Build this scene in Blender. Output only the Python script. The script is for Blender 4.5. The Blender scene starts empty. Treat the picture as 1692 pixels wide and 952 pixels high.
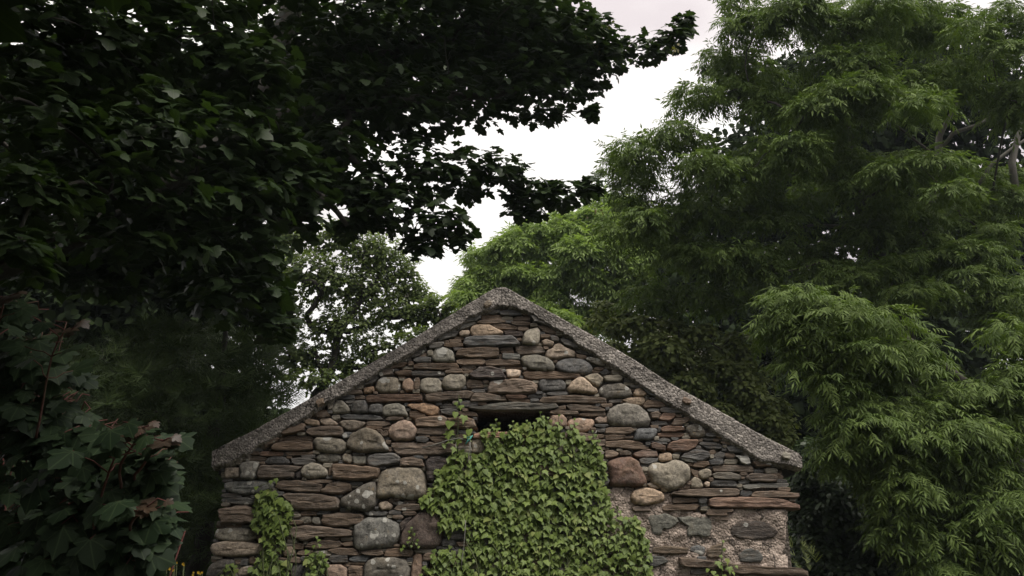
import bpy, bmesh, math, random
import numpy as np
from mathutils import Vector, noise as mnoise

rng = np.random.default_rng(7)
random.seed(7)
SC = bpy.context.scene
COL = SC.collection

# ------------------------------------------------------------------ camera
PITCH = math.radians(19.0)
FPX, CX, CY, EYE = 1400.0, 846.0, 476.0, 1.6
cam = bpy.data.cameras.new("camera")
cam.sensor_width = 36.0
cam.lens = 36.0 * FPX / 1692.0
cam.clip_start, cam.clip_end = 0.05, 2000.0
cam_o = bpy.data.objects.new("camera", cam)
cam_o.location = (0, 0, EYE)
cam_o.rotation_euler = (math.radians(90) + PITCH, 0, 0)
COL.objects.link(cam_o)
SC.camera = cam_o

# ------------------------------------------------------------------ sky, sun, exposure
SUN_DIR = Vector((0.30, -0.35, 0.9)).normalized()
SUN_EL = math.asin(SUN_DIR.z)
SUN_AZ = math.atan2(SUN_DIR.x, SUN_DIR.y)
w = bpy.data.worlds.new("World")
SC.world = w
w.use_nodes = True
nt = w.node_tree
nt.nodes.clear()
N = nt.nodes.new
out = N("ShaderNodeOutputWorld")
sky = N("ShaderNodeTexSky")
sky.sky_type = 'NISHITA'
sky.sun_disc = False
sky.sun_elevation = SUN_EL
sky.sun_rotation = SUN_AZ
bg1 = N("ShaderNodeBackground"); bg1.inputs[1].default_value = 0.12
nt.links.new(sky.outputs[0], bg1.inputs[0])
tc = N("ShaderNodeTexCoord")
cn = N("ShaderNodeTexNoise"); cn.inputs["Scale"].default_value = 2.3; cn.inputs["Detail"].default_value = 5; cn.inputs["Roughness"].default_value = 0.45
mp = N("ShaderNodeMapping"); mp.inputs["Scale"].default_value = (1, 1, 2.0); mp.inputs["Location"].default_value = (0.35, 0.0, 0.2)
nt.links.new(tc.outputs["Generated"], mp.inputs[0]); nt.links.new(mp.outputs[0], cn.inputs["Vector"])
cr = N("ShaderNodeValToRGB")
cr.color_ramp.elements[0].position = 0.40; cr.color_ramp.elements[0].color = (0.34, 0.302, 0.296, 1)
cr.color_ramp.elements[1].position = 0.58; cr.color_ramp.elements[1].color = (0.545, 0.522, 0.488, 1)
nt.links.new(cn.outputs["Fac"], cr.inputs[0])
bg2 = N("ShaderNodeBackground"); bg2.inputs[1].default_value = 1.04
# an overcast sky grows brighter towards the zenith
sepz = N("ShaderNodeSeparateXYZ"); nt.links.new(tc.outputs["Generated"], sepz.inputs[0])
mzn = N("ShaderNodeMath"); mzn.operation = 'MULTIPLY_ADD'; mzn.use_clamp = False
mz0 = N("ShaderNodeMath"); mz0.operation = 'MAXIMUM'; mz0.inputs[1].default_value = 0.0
nt.links.new(sepz.outputs[2], mz0.inputs[0]); nt.links.new(mz0.outputs[0], mzn.inputs[0])
mzn.inputs[1].default_value = 0.75; mzn.inputs[2].default_value = 0.72
vm = N("ShaderNodeVectorMath"); vm.operation = 'SCALE'
nt.links.new(cr.outputs[0], vm.inputs[0]); nt.links.new(mzn.outputs[0], vm.inputs["Scale"])
nt.links.new(vm.outputs[0], bg2.inputs[0])
mx = N("ShaderNodeMixShader"); mx.inputs[0].default_value = 0.92
nt.links.new(bg1.outputs[0], mx.inputs[1]); nt.links.new(bg2.outputs[0], mx.inputs[2])
nt.links.new(mx.outputs[0], out.inputs[0])

sl = bpy.data.lights.new("sun", 'SUN')
sl.energy = 1.4
sl.angle = math.radians(25)
sl.color = (1.0, 0.95, 0.87)
so = bpy.data.objects.new("sun", sl)
so.rotation_euler = SUN_DIR.to_track_quat('Z', 'Y').to_euler()
so.location = (0, 0, 30)
COL.objects.link(so)

SC.view_settings.view_transform = 'Standard'
SC.view_settings.look = 'None'
SC.view_settings.exposure = 1.2
SC.view_settings.gamma = 1.0
SC.cycles.max_bounces = 6
SC.cycles.transparent_max_bounces = 4

# ------------------------------------------------------------------ projection helpers (photo pixel -> point at a depth)
SP, CP = math.sin(PITCH), math.cos(PITCH)

def P(px, py, Y):
    u, v = (px - CX) / FPX, (CY - py) / FPX
    t = Y / (CP - v * SP)
    return np.array([u * t, Y, EYE + (SP + v * CP) * t])

def mpp(px, py, Y):                                   # metres per photo pixel there
    v = (CY - py) / FPX
    return Y / (CP - v * SP) / FPX

def project(pts):
    p = np.asarray(pts, float)
    z = p[:, 2] - EYE
    d = p[:, 1] * CP + z * SP
    d = np.maximum(d, 1e-3)
    up = -p[:, 1] * SP + z * CP
    return CX + FPX * p[:, 0] / d, CY - FPX * up / d, d

def inpoly(x, y, poly):
    x, y = np.asarray(x, float), np.asarray(y, float)
    r = np.zeros(x.shape, bool)
    n = len(poly); j = n - 1
    for i in range(n):
        xi, yi = poly[i]; xj, yj = poly[j]
        if yi != yj:
            c = ((yi > y) != (yj > y)) & (x < (xj - xi) * (y - yi) / (yj - yi) + xi)
            r ^= c
        j = i
    return r

def pts(s):
    return [tuple(float(v) for v in q.split(',')) for q in s.split()]

# ------------------------------------------------------------------ object helpers
def link(o):
    COL.objects.link(o); return o

def tag(o, label=None, cat=None, group=None, kind=None):
    if label: o['label'] = label
    if cat: o['category'] = cat
    if group: o['group'] = group
    if kind: o['kind'] = kind
    return o

def empty(name, loc, label=None, cat=None, group=None):
    o = bpy.data.objects.new(name, None)
    o.location = loc; o.empty_display_size = 0.2
    link(o); tag(o, label, cat, group)
    bpy.context.view_layer.update()
    return o

def adopt(o, parent):
    o.parent = parent
    o.matrix_parent_inverse = parent_inv(parent)
    return o

def parent_inv(p):
    from mathutils import Matrix
    m = Matrix.Translation(p.location)
    q = p.parent
    while q:
        m = Matrix.Translation((0, 0, 0)) @ m
        q = q.parent
    return m.inverted()

def mesh_np(name, V, F, mat=None, tint=None, luv=None, smooth=False):
    me = bpy.data.meshes.new(name)
    V = np.asarray(V, np.float32); F = np.asarray(F, np.int32)
    nf, k = F.shape
    me.vertices.add(len(V)); me.vertices.foreach_set("co", V.ravel())
    me.loops.add(nf * k); me.loops.foreach_set("vertex_index", F.ravel())
    me.polygons.add(nf)
    me.polygons.foreach_set("loop_start", np.arange(0, nf * k, k, dtype=np.int32))
    me.polygons.foreach_set("loop_total", np.full(nf, k, np.int32))
    if smooth:
        me.polygons.foreach_set("use_smooth", np.ones(nf, bool))
    if tint is not None:
        a = me.attributes.new("tint", 'FLOAT', 'POINT'); a.data.foreach_set("value", np.asarray(tint, np.float32))
    if luv is not None:
        a = me.attributes.new("luv", 'FLOAT_VECTOR', 'POINT'); a.data.foreach_set("vector", np.asarray(luv, np.float32).ravel())
    me.update(calc_edges=True)
    if mat: me.materials.append(mat)
    return me

def mesh_py(name, V, F, mat=None, smooth=False):
    me = bpy.data.meshes.new(name)
    me.from_pydata([tuple(map(float, v)) for v in V], [], [tuple(f) for f in F])
    if smooth:
        for p in me.polygons: p.use_smooth = True
    me.update()
    if mat: me.materials.append(mat)
    return me

def obj(name, me, parent=None, kind=None):
    o = bpy.data.objects.new(name, me)
    link(o)
    if parent: adopt(o, parent)
    if kind: o['kind'] = kind
    return o

class Tubes:
    def __init__(s): s.V = []; s.F = []
    def add(s, P_, R_, k=6, cap=True):
        P_ = np.asarray(P_, float); n = len(P_)
        if n < 2: return
        T = np.gradient(P_, axis=0); T /= np.linalg.norm(T, axis=1)[:, None] + 1e-9
        ref = np.array([0.31, 0.22, 0.92]) if abs(T[0][2]) < 0.9 else np.array([0.9, 0.3, 0.1])
        b = len(s.V)
        ang = np.linspace(0, 2 * math.pi, k, endpoint=False)
        for i in range(n):
            a = np.cross(T[i], ref); a /= np.linalg.norm(a) + 1e-9
            c = np.cross(T[i], a)
            for t in ang:
                s.V.append(P_[i] + R_[i] * (math.cos(t) * a + math.sin(t) * c))
        for i in range(n - 1):
            for j in range(k):
                j2 = (j + 1) % k
                s.F.append((b + i * k + j, b + i * k + j2, b + (i + 1) * k + j2, b + (i + 1) * k + j))
        if cap:
            s.F.append(tuple(b + j for j in range(k))[::-1])
            s.F.append(tuple(b + (n - 1) * k + j for j in range(k)))
    def build(s, name, mat, parent, kind=None):
        if not s.F: return None
        return obj(name, mesh_py(name, s.V, s.F, mat, True), parent, kind)

# ------------------------------------------------------------------ materials
def new_mat(name):
    m = bpy.data.materials.new(name); m.use_nodes = True
    nt = m.node_tree; nt.nodes.clear()
    return m, nt, nt.nodes.new, nt.links.new

def math_node(nt, op, a, b=None, c=None):
    n = nt.nodes.new("ShaderNodeMath"); n.operation = op
    for i, v in enumerate((a, b, c)):
        if v is None: continue
        if isinstance(v, (int, float)): n.inputs[i].default_value = v
        else: nt.links.new(v, n.inputs[i])
    return n.outputs[0]

def mixc(nt, fac, a, b, mode='MIX'):
    n = nt.nodes.new("ShaderNodeMix"); n.data_type = 'RGBA'; n.blend_type = mode
    for idx, v in ((0, fac), (6, a), (7, b)):
        if isinstance(v, (int, float)): n.inputs[idx].default_value = v
        elif isinstance(v, tuple): n.inputs[idx].default_value = v
        else: nt.links.new(v, n.inputs[idx])
    return n.outputs[2]

def ramp(nt, src, p0, c0, p1, c1):
    r = nt.nodes.new("ShaderNodeValToRGB")
    r.color_ramp.elements[0].position = p0; r.color_ramp.elements[0].color = c0
    r.color_ramp.elements[1].position = p1; r.color_ramp.elements[1].color = c1
    nt.links.new(src, r.inputs[0])
    return r.outputs[0]

def texnoise(nt, vec, scale, detail=4, rough=0.55):
    n = nt.nodes.new("ShaderNodeTexNoise")
    n.inputs["Scale"].default_value = scale; n.inputs["Detail"].default_value = detail; n.inputs["Roughness"].default_value = rough
    nt.links.new(vec, n.inputs["Vector"])
    return n.outputs["Fac"]

def mapping(nt, vec, sc):
    n = nt.nodes.new("ShaderNodeMapping"); n.inputs["Scale"].default_value = sc
    nt.links.new(vec, n.inputs[0]); return n.outputs[0]

def bump(nt, h, strength, dist, normal=None):
    b = nt.nodes.new("ShaderNodeBump"); b.inputs["Strength"].default_value = strength; b.inputs["Distance"].default_value = dist
    nt.links.new(h, b.inputs["Height"])
    if normal is not None: nt.links.new(normal, b.inputs["Normal"])
    return b.outputs[0]

BW = ((0, 0, 0, 1), (1, 1, 1, 1))

def leaf_mat(name, dark, light, rough=0.45, trans=0.28, vein=0.0, spec=0.4, tcol=None, young=None):
    m, nt, N, L = new_mat(name)
    o = N("ShaderNodeOutputMaterial")
    at = N("ShaderNodeAttribute"); at.attribute_name = "tint"
    oi = N("ShaderNodeObjectInfo")
    t = math_node(nt, 'FRACT', math_node(nt, 'ADD', at.outputs["Fac"], math_node(nt, 'MULTIPLY', oi.outputs["Random"], 0.6)))
    c = mixc(nt, t, dark + (1,), light + (1,))
    g = N("ShaderNodeNewGeometry")
    big = texnoise(nt, g.outputs["Position"], 1.3, 2)
    c = mixc(nt, math_node(nt, 'MULTIPLY', big, 0.35), c, tuple(v * 1.25 for v in light) + (1,))
    if young:
        yk = math_node(nt, 'GREATER_THAN', t, 0.955)
        c = mixc(nt, yk, c, young + (1,))
    if vein > 0:
        uv = N("ShaderNodeAttribute"); uv.attribute_name = "luv"
        s = N("ShaderNodeSeparateXYZ"); L(uv.outputs["Vector"], s.inputs[0])
        ang = math_node(nt, 'ARCTAN2', s.outputs[0], s.outputs[1])
        r = math_node(nt, 'POWER', math_node(nt, 'ADD', math_node(nt, 'MULTIPLY', s.outputs[0], s.outputs[0]), math_node(nt, 'MULTIPLY', s.outputs[1], s.outputs[1])), 0.5)
        f = math_node(nt, 'ABSOLUTE', math_node(nt, 'SUBTRACT', math_node(nt, 'FRACT', math_node(nt, 'ADD', math_node(nt, 'DIVIDE', ang, 0.78), 0.5)), 0.5))
        d = math_node(nt, 'MULTIPLY', math_node(nt, 'MULTIPLY', f, 0.78), r)
        v = math_node(nt, 'LESS_THAN', d, 0.022)
        c = mixc(nt, math_node(nt, 'MULTIPLY', v, vein), c, (light[0] * 2.2 + 0.02, light[1] * 2.0 + 0.02, light[2] * 2.0 + 0.012, 1))
    p = N("ShaderNodeBsdfPrincipled")
    L(c, p.inputs["Base Color"]); p.inputs["Roughness"].default_value = rough
    p.inputs["Specular IOR Level"].default_value = spec
    tr = N("ShaderNodeBsdfTranslucent")
    tcn = mixc(nt, 1.0, c, (tcol or (1.35, 1.5, 0.6)) + (1,), 'MULTIPLY')
    L(tcn, tr.inputs[0])
    mxs = N("ShaderNodeMixShader"); mxs.inputs[0].default_value = trans
    L(p.outputs[0], mxs.inputs[1]); L(tr.outputs[0], mxs.inputs[2])
    L(mxs.outputs[0], o.inputs[0])
    return m

def bark_mat(name, c0, c1):
    m, nt, N, L = new_mat(name)
    o = N("ShaderNodeOutputMaterial"); p = N("ShaderNodeBsdfPrincipled"); p.inputs["Roughness"].default_value = 0.9
    g = N("ShaderNodeNewGeometry")
    v = mapping(nt, g.outputs["Position"], (1, 1, 0.3))
    n = texnoise(nt, v, 26, 6, 0.65)
    big = texnoise(nt, g.outputs["Position"], 4, 3)
    c = mixc(nt, n, c0 + (1,), c1 + (1,))
    c = mixc(nt, math_node(nt, 'MULTIPLY', ramp(nt, big, .5, *((BW[0], .7, BW[1]))), 0.5), c, (0.05, 0.07, 0.03, 1))
    L(c, p.inputs["Base Color"]); L(bump(nt, n, 0.8, 0.02), p.inputs["Normal"]); L(p.outputs[0], o.inputs[0])
    return m

def stone_mat(name, layered):
    """colour of each stone = its object colour; alpha = how much pale lichen it carries"""
    m, nt, N, L = new_mat(name)
    o = N("ShaderNodeOutputMaterial"); p = N("ShaderNodeBsdfPrincipled"); p.inputs["Roughness"].default_value = 0.88
    p.inputs["Specular IOR Level"].default_value = 0.25
    g = N("ShaderNodeNewGeometry"); oi = N("ShaderNodeObjectInfo")
    off = N("ShaderNodeVectorMath"); off.operation = 'MULTIPLY_ADD'
    cmb = N("ShaderNodeCombineXYZ")
    L(math_node(nt, 'MULTIPLY', oi.outputs["Random"], 37.0), cmb.inputs[0]); L(math_node(nt, 'MULTIPLY', oi.outputs["Random"], 91.0), cmb.inputs[2])
    ad = N("ShaderNodeVectorMath"); ad.operation = 'ADD'; L(g.outputs["Position"], ad.inputs[0]); L(cmb.outputs[0], ad.inputs[1])
    pos = ad.outputs[0]
    base = oi.outputs["Color"]
    if layered:
        lv = mapping(nt, pos, (2.2, 3.0, 26.0))
        n1 = texnoise(nt, lv, 2.2, 8, 0.68)
        lv2 = mapping(nt, pos, (3.5, 4.0, 14.0))
        n2 = texnoise(nt, lv2, 3.0, 6, 0.6)
    else:
        n1 = texnoise(nt, pos, 34, 8, 0.7)
        n2 = texnoise(nt, pos, 7, 6, 0.6)
    fine = texnoise(nt, pos, 120, 3, 0.6)
    dk = mixc(nt, 1.0, base, (0.42, 0.41, 0.42, 1), 'MULTIPLY')
    lt = mixc(nt, 1.0, base, (1.55, 1.5, 1.45, 1), 'MULTIPLY')
    c = mixc(nt, ramp(nt, n1, .33, BW[0], .68, BW[1]), dk, lt)
    pale = ramp(nt, texnoise(nt, pos, 5.5, 7, 0.72), .55, BW[0], .70, BW[1])
    c = mixc(nt, math_node(nt, 'MULTIPLY', pale, 0.35), c, (0.30, 0.28, 0.25, 1))
    # rust / iron staining
    st = ramp(nt, n2, .52, BW[0], .68, BW[1])
    c = mixc(nt, math_node(nt, 'MULTIPLY', st, 0.30 if layered else 0.18), c, (0.195, 0.135, 0.085, 1) if layered else (0.25, 0.19, 0.11, 1))
    # mineral speckle
    sp = ramp(nt, fine, .60, BW[0], .66, BW[1])
    c = mixc(nt, math_node(nt, 'MULTIPLY', sp, 0.30), c, (0.5, 0.46, 0.40, 1))
    sp2 = ramp(nt, fine, .34, BW[1], .40, BW[0])
    c = mixc(nt, math_node(nt, 'MULTIPLY', sp2, 0.45), c, (0.05, 0.048, 0.045, 1))
    # lichen discs
    lich = None
    for sc_, r_ in ((8.0, .30), (17.0, .27)):
        vo = N("ShaderNodeTexVoronoi"); vo.inputs["Scale"].default_value = sc_
        wob = N("ShaderNodeVectorMath"); wob.operation = 'MULTIPLY_ADD'
        nz = N("ShaderNodeTexNoise"); nz.inputs["Scale"].default_value = 25; L(pos, nz.inputs["Vector"])
        L(nz.outputs["Color"], wob.inputs[0]); wob.inputs[1].default_value = (0.03, 0.03, 0.03); L(pos, wob.inputs[2])
        fl = N("ShaderNodeMapping"); fl.inputs["Scale"].default_value = (1, 0.15, 1); L(wob.outputs[0], fl.inputs[0])
        L(fl.outputs[0], vo.inputs["Vector"])
        sx = N("ShaderNodeSeparateColor"); L(vo.outputs["Color"], sx.inputs[0])
        pick = math_node(nt, 'LESS_THAN', sx.outputs[0], math_node(nt, 'MULTIPLY', oi.outputs["Alpha"], 0.5))
        rad = math_node(nt, 'MULTIPLY', math_node(nt, 'ADD', sx.outputs[1], 0.35), r_)
        dd = math_node(nt, 'LESS_THAN', vo.outputs["Distance"], rad)
        k = math_node(nt, 'MULTIPLY', pick, dd)
        lich = k if lich is None else math_node(nt, 'MAXIMUM', lich, k)
    lc = mixc(nt, n2, (0.36, 0.35, 0.31, 1), (0.60, 0.58, 0.53, 1))
    c = mixc(nt, math_node(nt, 'MULTIPLY', lich, 0.9), c, lc)
    och = ramp(nt, texnoise(nt, pos, 15, 5, 0.7), .62, BW[0], .70, BW[1])
    c = mixc(nt, math_node(nt, 'MULTIPLY', math_node(nt, 'MULTIPLY', och, oi.outputs["Alpha"]), 0.55), c, (0.36, 0.22, 0.07, 1))
    L(c, p.inputs["Base Color"])
    b1 = bump(nt, n1, 0.9, 0.009 if layered else 0.008)
    b2 = bump(nt, n2, 0.8, 0.02, b1)
    b3 = bump(nt, fine, 0.5, 0.003, b2)
    L(b3, p.inputs["Normal"]); L(p.outputs[0], o.inputs[0])
    return m

def gritty_mat(name, c0, c1, grain, bumpd, crack=0):
    m, nt, N, L = new_mat(name)
    o = N("ShaderNodeOutputMaterial"); p = N("ShaderNodeBsdfPrincipled"); p.inputs["Roughness"].default_value = 0.95
    p.inputs["Specular IOR Level"].default_value = 0.15
    g = N("ShaderNodeNewGeometry"); pos = g.outputs["Position"]
    vo = N("ShaderNodeTexVoronoi"); vo.inputs["Scale"].default_value = grain; L(pos, vo.inputs["Vector"])
    sx = N("ShaderNodeSeparateColor"); L(vo.outputs["Color"], sx.inputs[0])
    pw = math_node(nt, 'POWER', sx.outputs[0], 1.8)
    c = mixc(nt, pw, c0 + (1,), c1 + (1,))
    n = texnoise(nt, pos, 3.2, 5, 0.65)
    c = mixc(nt, math_node(nt, 'MULTIPLY', ramp(nt, n, .42, BW[0], .66, BW[1]), 0.55), c, tuple(v * 0.55 for v in c0) + (1,))
    n3 = texnoise(nt, pos, grain * 1.7, 4, 0.6)
    c = mixc(nt, ramp(nt, n3, .30, BW[1], .37, BW[0]), c, tuple(v * 0.35 for v in c0) + (1,))
    wh = ramp(nt, n3, .66, BW[0], .72, BW[1])
    c = mixc(nt, math_node(nt, 'MULTIPLY', wh, 0.5), c, tuple(min(1, v * 1.5) for v in c1) + (1,))
    L(c, p.inputs["Base Color"])
    if crack:
        nz = N("ShaderNodeTexNoise"); nz.inputs["Scale"].default_value = 6; nz.inputs["Detail"].default_value = 5; L(pos, nz.inputs["Vector"])
        wv = N("ShaderNodeVectorMath"); wv.operation = 'MULTIPLY_ADD'; wv.inputs[1].default_value = (.35, .35, .35)
        L(nz.outputs["Color"], wv.inputs[0]); L(pos, wv.inputs[2])
        ve = N("ShaderNodeTexVoronoi"); ve.feature = 'DISTANCE_TO_EDGE'; ve.inputs["Scale"].default_value = crack; L(wv.outputs[0], ve.inputs["Vector"])
        ck = math_node(nt, 'LESS_THAN', ve.outputs["Distance"], 0.007 * crack)
        c = mixc(nt, math_node(nt, 'MULTIPLY', ck, 0.75), c, (0.045, 0.04, 0.035, 1)); L(c, p.inputs["Base Color"])
    h = math_node(nt, 'SUBTRACT', n3, vo.outputs["Distance"])
    L(bump(nt, n, 0.6, 0.05, bump(nt, h, 1.0, bumpd)), p.inputs["Normal"])
    L(p.outputs[0], o.inputs[0])
    return m

M = {}
M['boulder'] = stone_mat("boulder_stone", False)
M['slate'] = stone_mat("layered_slate", True)
M['roughcast'] = gritty_mat("roughcast_cement", (0.21, 0.19, 0.172), (0.56, 0.505, 0.455), 54, 0.012, 0.9)
M['mortar'] = gritty_mat("pebbly_lime_mortar", (0.34, 0.275, 0.23), (0.62, 0.51, 0.43), 48, 0.014, 2.6)
M['earth'] = gritty_mat("earth_joint", (0.085, 0.072, 0.060), (0.21, 0.18, 0.15), 40, 0.012)
M['roof'] = gritty_mat("old_roof_slate", (0.06, 0.06, 0.065), (0.12, 0.12, 0.12), 9, 0.01)
M['soil'] = gritty_mat("woodland_soil", (0.03, 0.032, 0.018), (0.07, 0.075, 0.035), 14, 0.03)
M['bark_dark'] = bark_mat("dark_bark", (0.02, 0.017, 0.014), (0.07, 0.06, 0.05))
M['bark_grey'] = bark_mat("grey_ash_bark", (0.045, 0.04, 0.036), (0.17, 0.155, 0.135))
M['red_stalk'] = bark_mat("red_leaf_stalk", (0.085, 0.026, 0.022), (0.13, 0.045, 0.035))
M['green_stem'] = bark_mat("green_stem", (0.06, 0.08, 0.03), (0.11, 0.12, 0.05))
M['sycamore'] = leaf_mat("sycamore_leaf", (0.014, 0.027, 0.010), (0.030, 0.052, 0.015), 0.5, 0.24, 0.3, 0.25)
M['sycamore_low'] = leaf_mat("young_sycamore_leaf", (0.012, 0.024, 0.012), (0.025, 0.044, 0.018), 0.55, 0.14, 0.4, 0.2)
M['red_leaf'] = leaf_mat("red_shoot_leaf", (0.035, 0.026, 0.018), (0.062, 0.040, 0.025), 0.45, 0.25, 0.3)
M['ash'] = leaf_mat("ash_leaf", (0.053, 0.088, 0.022), (0.124, 0.174, 0.046), 0.58, 0.24, 0, 0.14)
M['bright'] = leaf_mat("light_green_leaf", (0.145, 0.205, 0.060), (0.24, 0.32, 0.105), 0.55, 0.35, 0, 0.2)
M['oak'] = leaf_mat("small_olive_leaf", (0.066, 0.098, 0.034), (0.135, 0.172, 0.058), 0.55, 0.5, 0, 0.2)
M['hawthorn'] = leaf_mat("hawthorn_leaf", (0.085, 0.115, 0.035), (0.17, 0.20, 0.065), 0.55, 0.25, 0, 0.25)
M['conifer'] = leaf_mat("conifer_needle", (0.028, 0.050, 0.018), (0.082, 0.122, 0.038), 0.6, 0.12, 0, 0.2)
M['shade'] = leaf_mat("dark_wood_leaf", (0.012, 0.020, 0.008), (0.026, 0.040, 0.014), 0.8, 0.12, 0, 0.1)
M['bush'] = leaf_mat("dark_bush_leaf", (0.024, 0.042, 0.018), (0.050, 0.078, 0.028), 0.45, 0.2)
M['ivy'] = leaf_mat("ivy_leaf", (0.056, 0.094, 0.020), (0.146, 0.200, 0.047), 0.5, 0.12, 0.35, 0.2, young=(0.20, 0.235, 0.07))
M['weed'] = leaf_mat("weed_leaf", (0.030, 0.050, 0.022), (0.060, 0.085, 0.035), 0.6, 0.25)
M['cream'] = leaf_mat("cream_blossom", (0.42, 0.40, 0.30), (0.58, 0.55, 0.42), 0.7, 0.2, tcol=(1, 1, 1))
M['samara'] = leaf_mat("pale_seed_wing", (0.10, 0.11, 0.035), (0.17, 0.15, 0.06), 0.6, 0.3)
M['yellow'] = leaf_mat("yellow_petal", (0.40, 0.24, 0.02), (0.55, 0.36, 0.03), 0.6, 0.2, tcol=(1, 1, 1))
def plain(name, c0, c1, sc):
    m, nt, N, L = new_mat(name)
    o = N("ShaderNodeOutputMaterial"); p = N("ShaderNodeBsdfPrincipled"); p.inputs["Roughness"].default_value = 0.8
    g = N("ShaderNodeNewGeometry")
    L(mixc(nt, texnoise(nt, g.outputs["Position"], sc), c0 + (1,), c1 + (1,)), p.inputs["Base Color"]); L(p.outputs[0], o.inputs[0])
    return m
M['cord'] = plain("weathered_cord", (0.10, 0.10, 0.085), (0.24, 0.23, 0.2), 300)
M['twine'] = plain("turquoise_twine", (0.05, 0.24, 0.20), (0.12, 0.40, 0.34), 200)

# ------------------------------------------------------------------ ground
def ground_h(x, y):
    def ss(a, b, v):
        t = min(1, max(0, (v - a) / (b - a))); return t * t * (3 - 2 * t)
    h = 1.45 * ss(-2.7, -4.2, x) * ss(4.6, 8.0, y)
    h += 1.2 * ss(3.0, 6.0, x) * ss(8.0, 14.0, y)
    return h + 0.05 * mnoise.noise(Vector((x * .7, y * .7, 0)))
gx = np.concatenate([np.linspace(-400, -16, 14), np.arange(-15, 15.01, 0.5), np.linspace(16, 400, 14)])
gy = np.concatenate([np.linspace(-400, -11, 14), np.arange(-10, 30.01, 0.5), np.linspace(32, 400, 14)])
V = [(x, y, ground_h(x, y)) for y in gy for x in gx]
nx = len(gx)
F = [(j * nx + i, j * nx + i + 1, (j + 1) * nx + i + 1, (j + 1) * nx + i) for j in range(len(gy) - 1) for i in range(nx - 1)]
tag(obj("ground", mesh_py("ground", V, F, M['soil'], True)), kind='structure')

# ------------------------------------------------------------------ the stone building
YW = 7.4
house = empty("stone_outbuilding", (0, YW, 0), "old rubble stone gable wall with roughcast edge and dark slot opening", "building")

def wp(px, py, out=0.0):                              # a point on the gable face
    p = P(px, py, YW); return np.array([p[0], YW - out, p[2]])

def quads_solid(front_polys, y0, y1, name, mat):
    bm = bmesh.new(); cache = {}
    def vv(p):
        k = (round(p[0], 4), round(p[2], 4))
        if k not in cache: cache[k] = bm.verts.new((p[0], y0, p[2]))
        return cache[k]
    fs = [bm.faces.new([vv(p) for p in poly]) for poly in front_polys]
    r = bmesh.ops.extrude_face_region(bm, geom=fs)
    bmesh.ops.translate(bm, vec=(0, y1 - y0, 0), verts=[v for v in r['geom'] if isinstance(v, bmesh.types.BMVert)])
    bmesh.ops.recalc_face_normals(bm, faces=bm.faces[:])
    me = bpy.data.meshes.new(name); bm.to_mesh(me); bm.free(); me.materials.append(mat)
    return obj(name, me, house)

# core wall with a real opening
apx = wp(828, 492); el = wp(378, 768); er = wp(1296, 768)
xl, xr = el[0] + 0.02, er[0] - 0.02
ho = [wp(785, 681), wp(912, 681), wp(912, 728), wp(785, 728)]
hx0, hx1, hz1, hz0 = ho[0][0], ho[1][0], ho[0][2], ho[2][2]
def q(x, z): return (x, 0, z)
ez = min(el[2], er[2])
core = [
    [q(xl, 0), q(hx0, 0), q(hx0, hz0), q(hx0, hz1), q(hx0, ez + (apx[2] - ez) * (hx0 - xl) / (apx[0] - xl)), q(xl, ez)],
    [q(hx0, 0), q(hx1, 0), q(hx1, hz0), q(hx0, hz0)],
    [q(hx0, hz1), q(hx1, hz1), q(hx1, ez + (apx[2] - ez) * (xr - hx1) / (xr - apx[0])), q(apx[0], apx[2]), q(hx0, ez + (apx[2] - ez) * (hx0 - xl) / (apx[0] - xl))],
    [q(hx1, 0), q(xr, 0), q(xr, ez), q(hx1, ez + (apx[2] - ez) * (xr - hx1) / (xr - apx[0])), q(hx1, hz1), q(hx1, hz0)],
]
quads_solid(core, YW + 0.018, YW + 0.5, "wall", M['earth'])
quads_solid([[q(xl, 0), q(xl + .45, 0), q(xl + .45, ez - .05), q(xl, ez - .05)]], YW + 0.502, YW + 5.5, "wall", M['mortar'])
quads_solid([[q(xr - .45, 0), q(xr, 0), q(xr, ez - .05), q(xr - .45, ez - .05)]], YW + 0.502, YW + 5.5, "wall", M['mortar'])
quads_solid([[q(xl, 0), q(xr, 0), q(xr, ez), q(apx[0], apx[2]), q(xl, ez)]], YW + 5.502, YW + 6.0, "wall", M['mortar'])
for ex in (xl - .12, xr + .12):
    s_ = (apx[2] - ez) / (apx[0] - xl) if ex < 0 else (apx[2] - ez) / (xr - apx[0])
    zz = ez - s_ * .12
    quads_solid([[q(ex, zz), q(apx[0], apx[2] + .002), q(apx[0], apx[2] + .10), q(ex, zz + .10)]], YW + 0.06, YW + 6.1, "roof", M['roof'])

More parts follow.
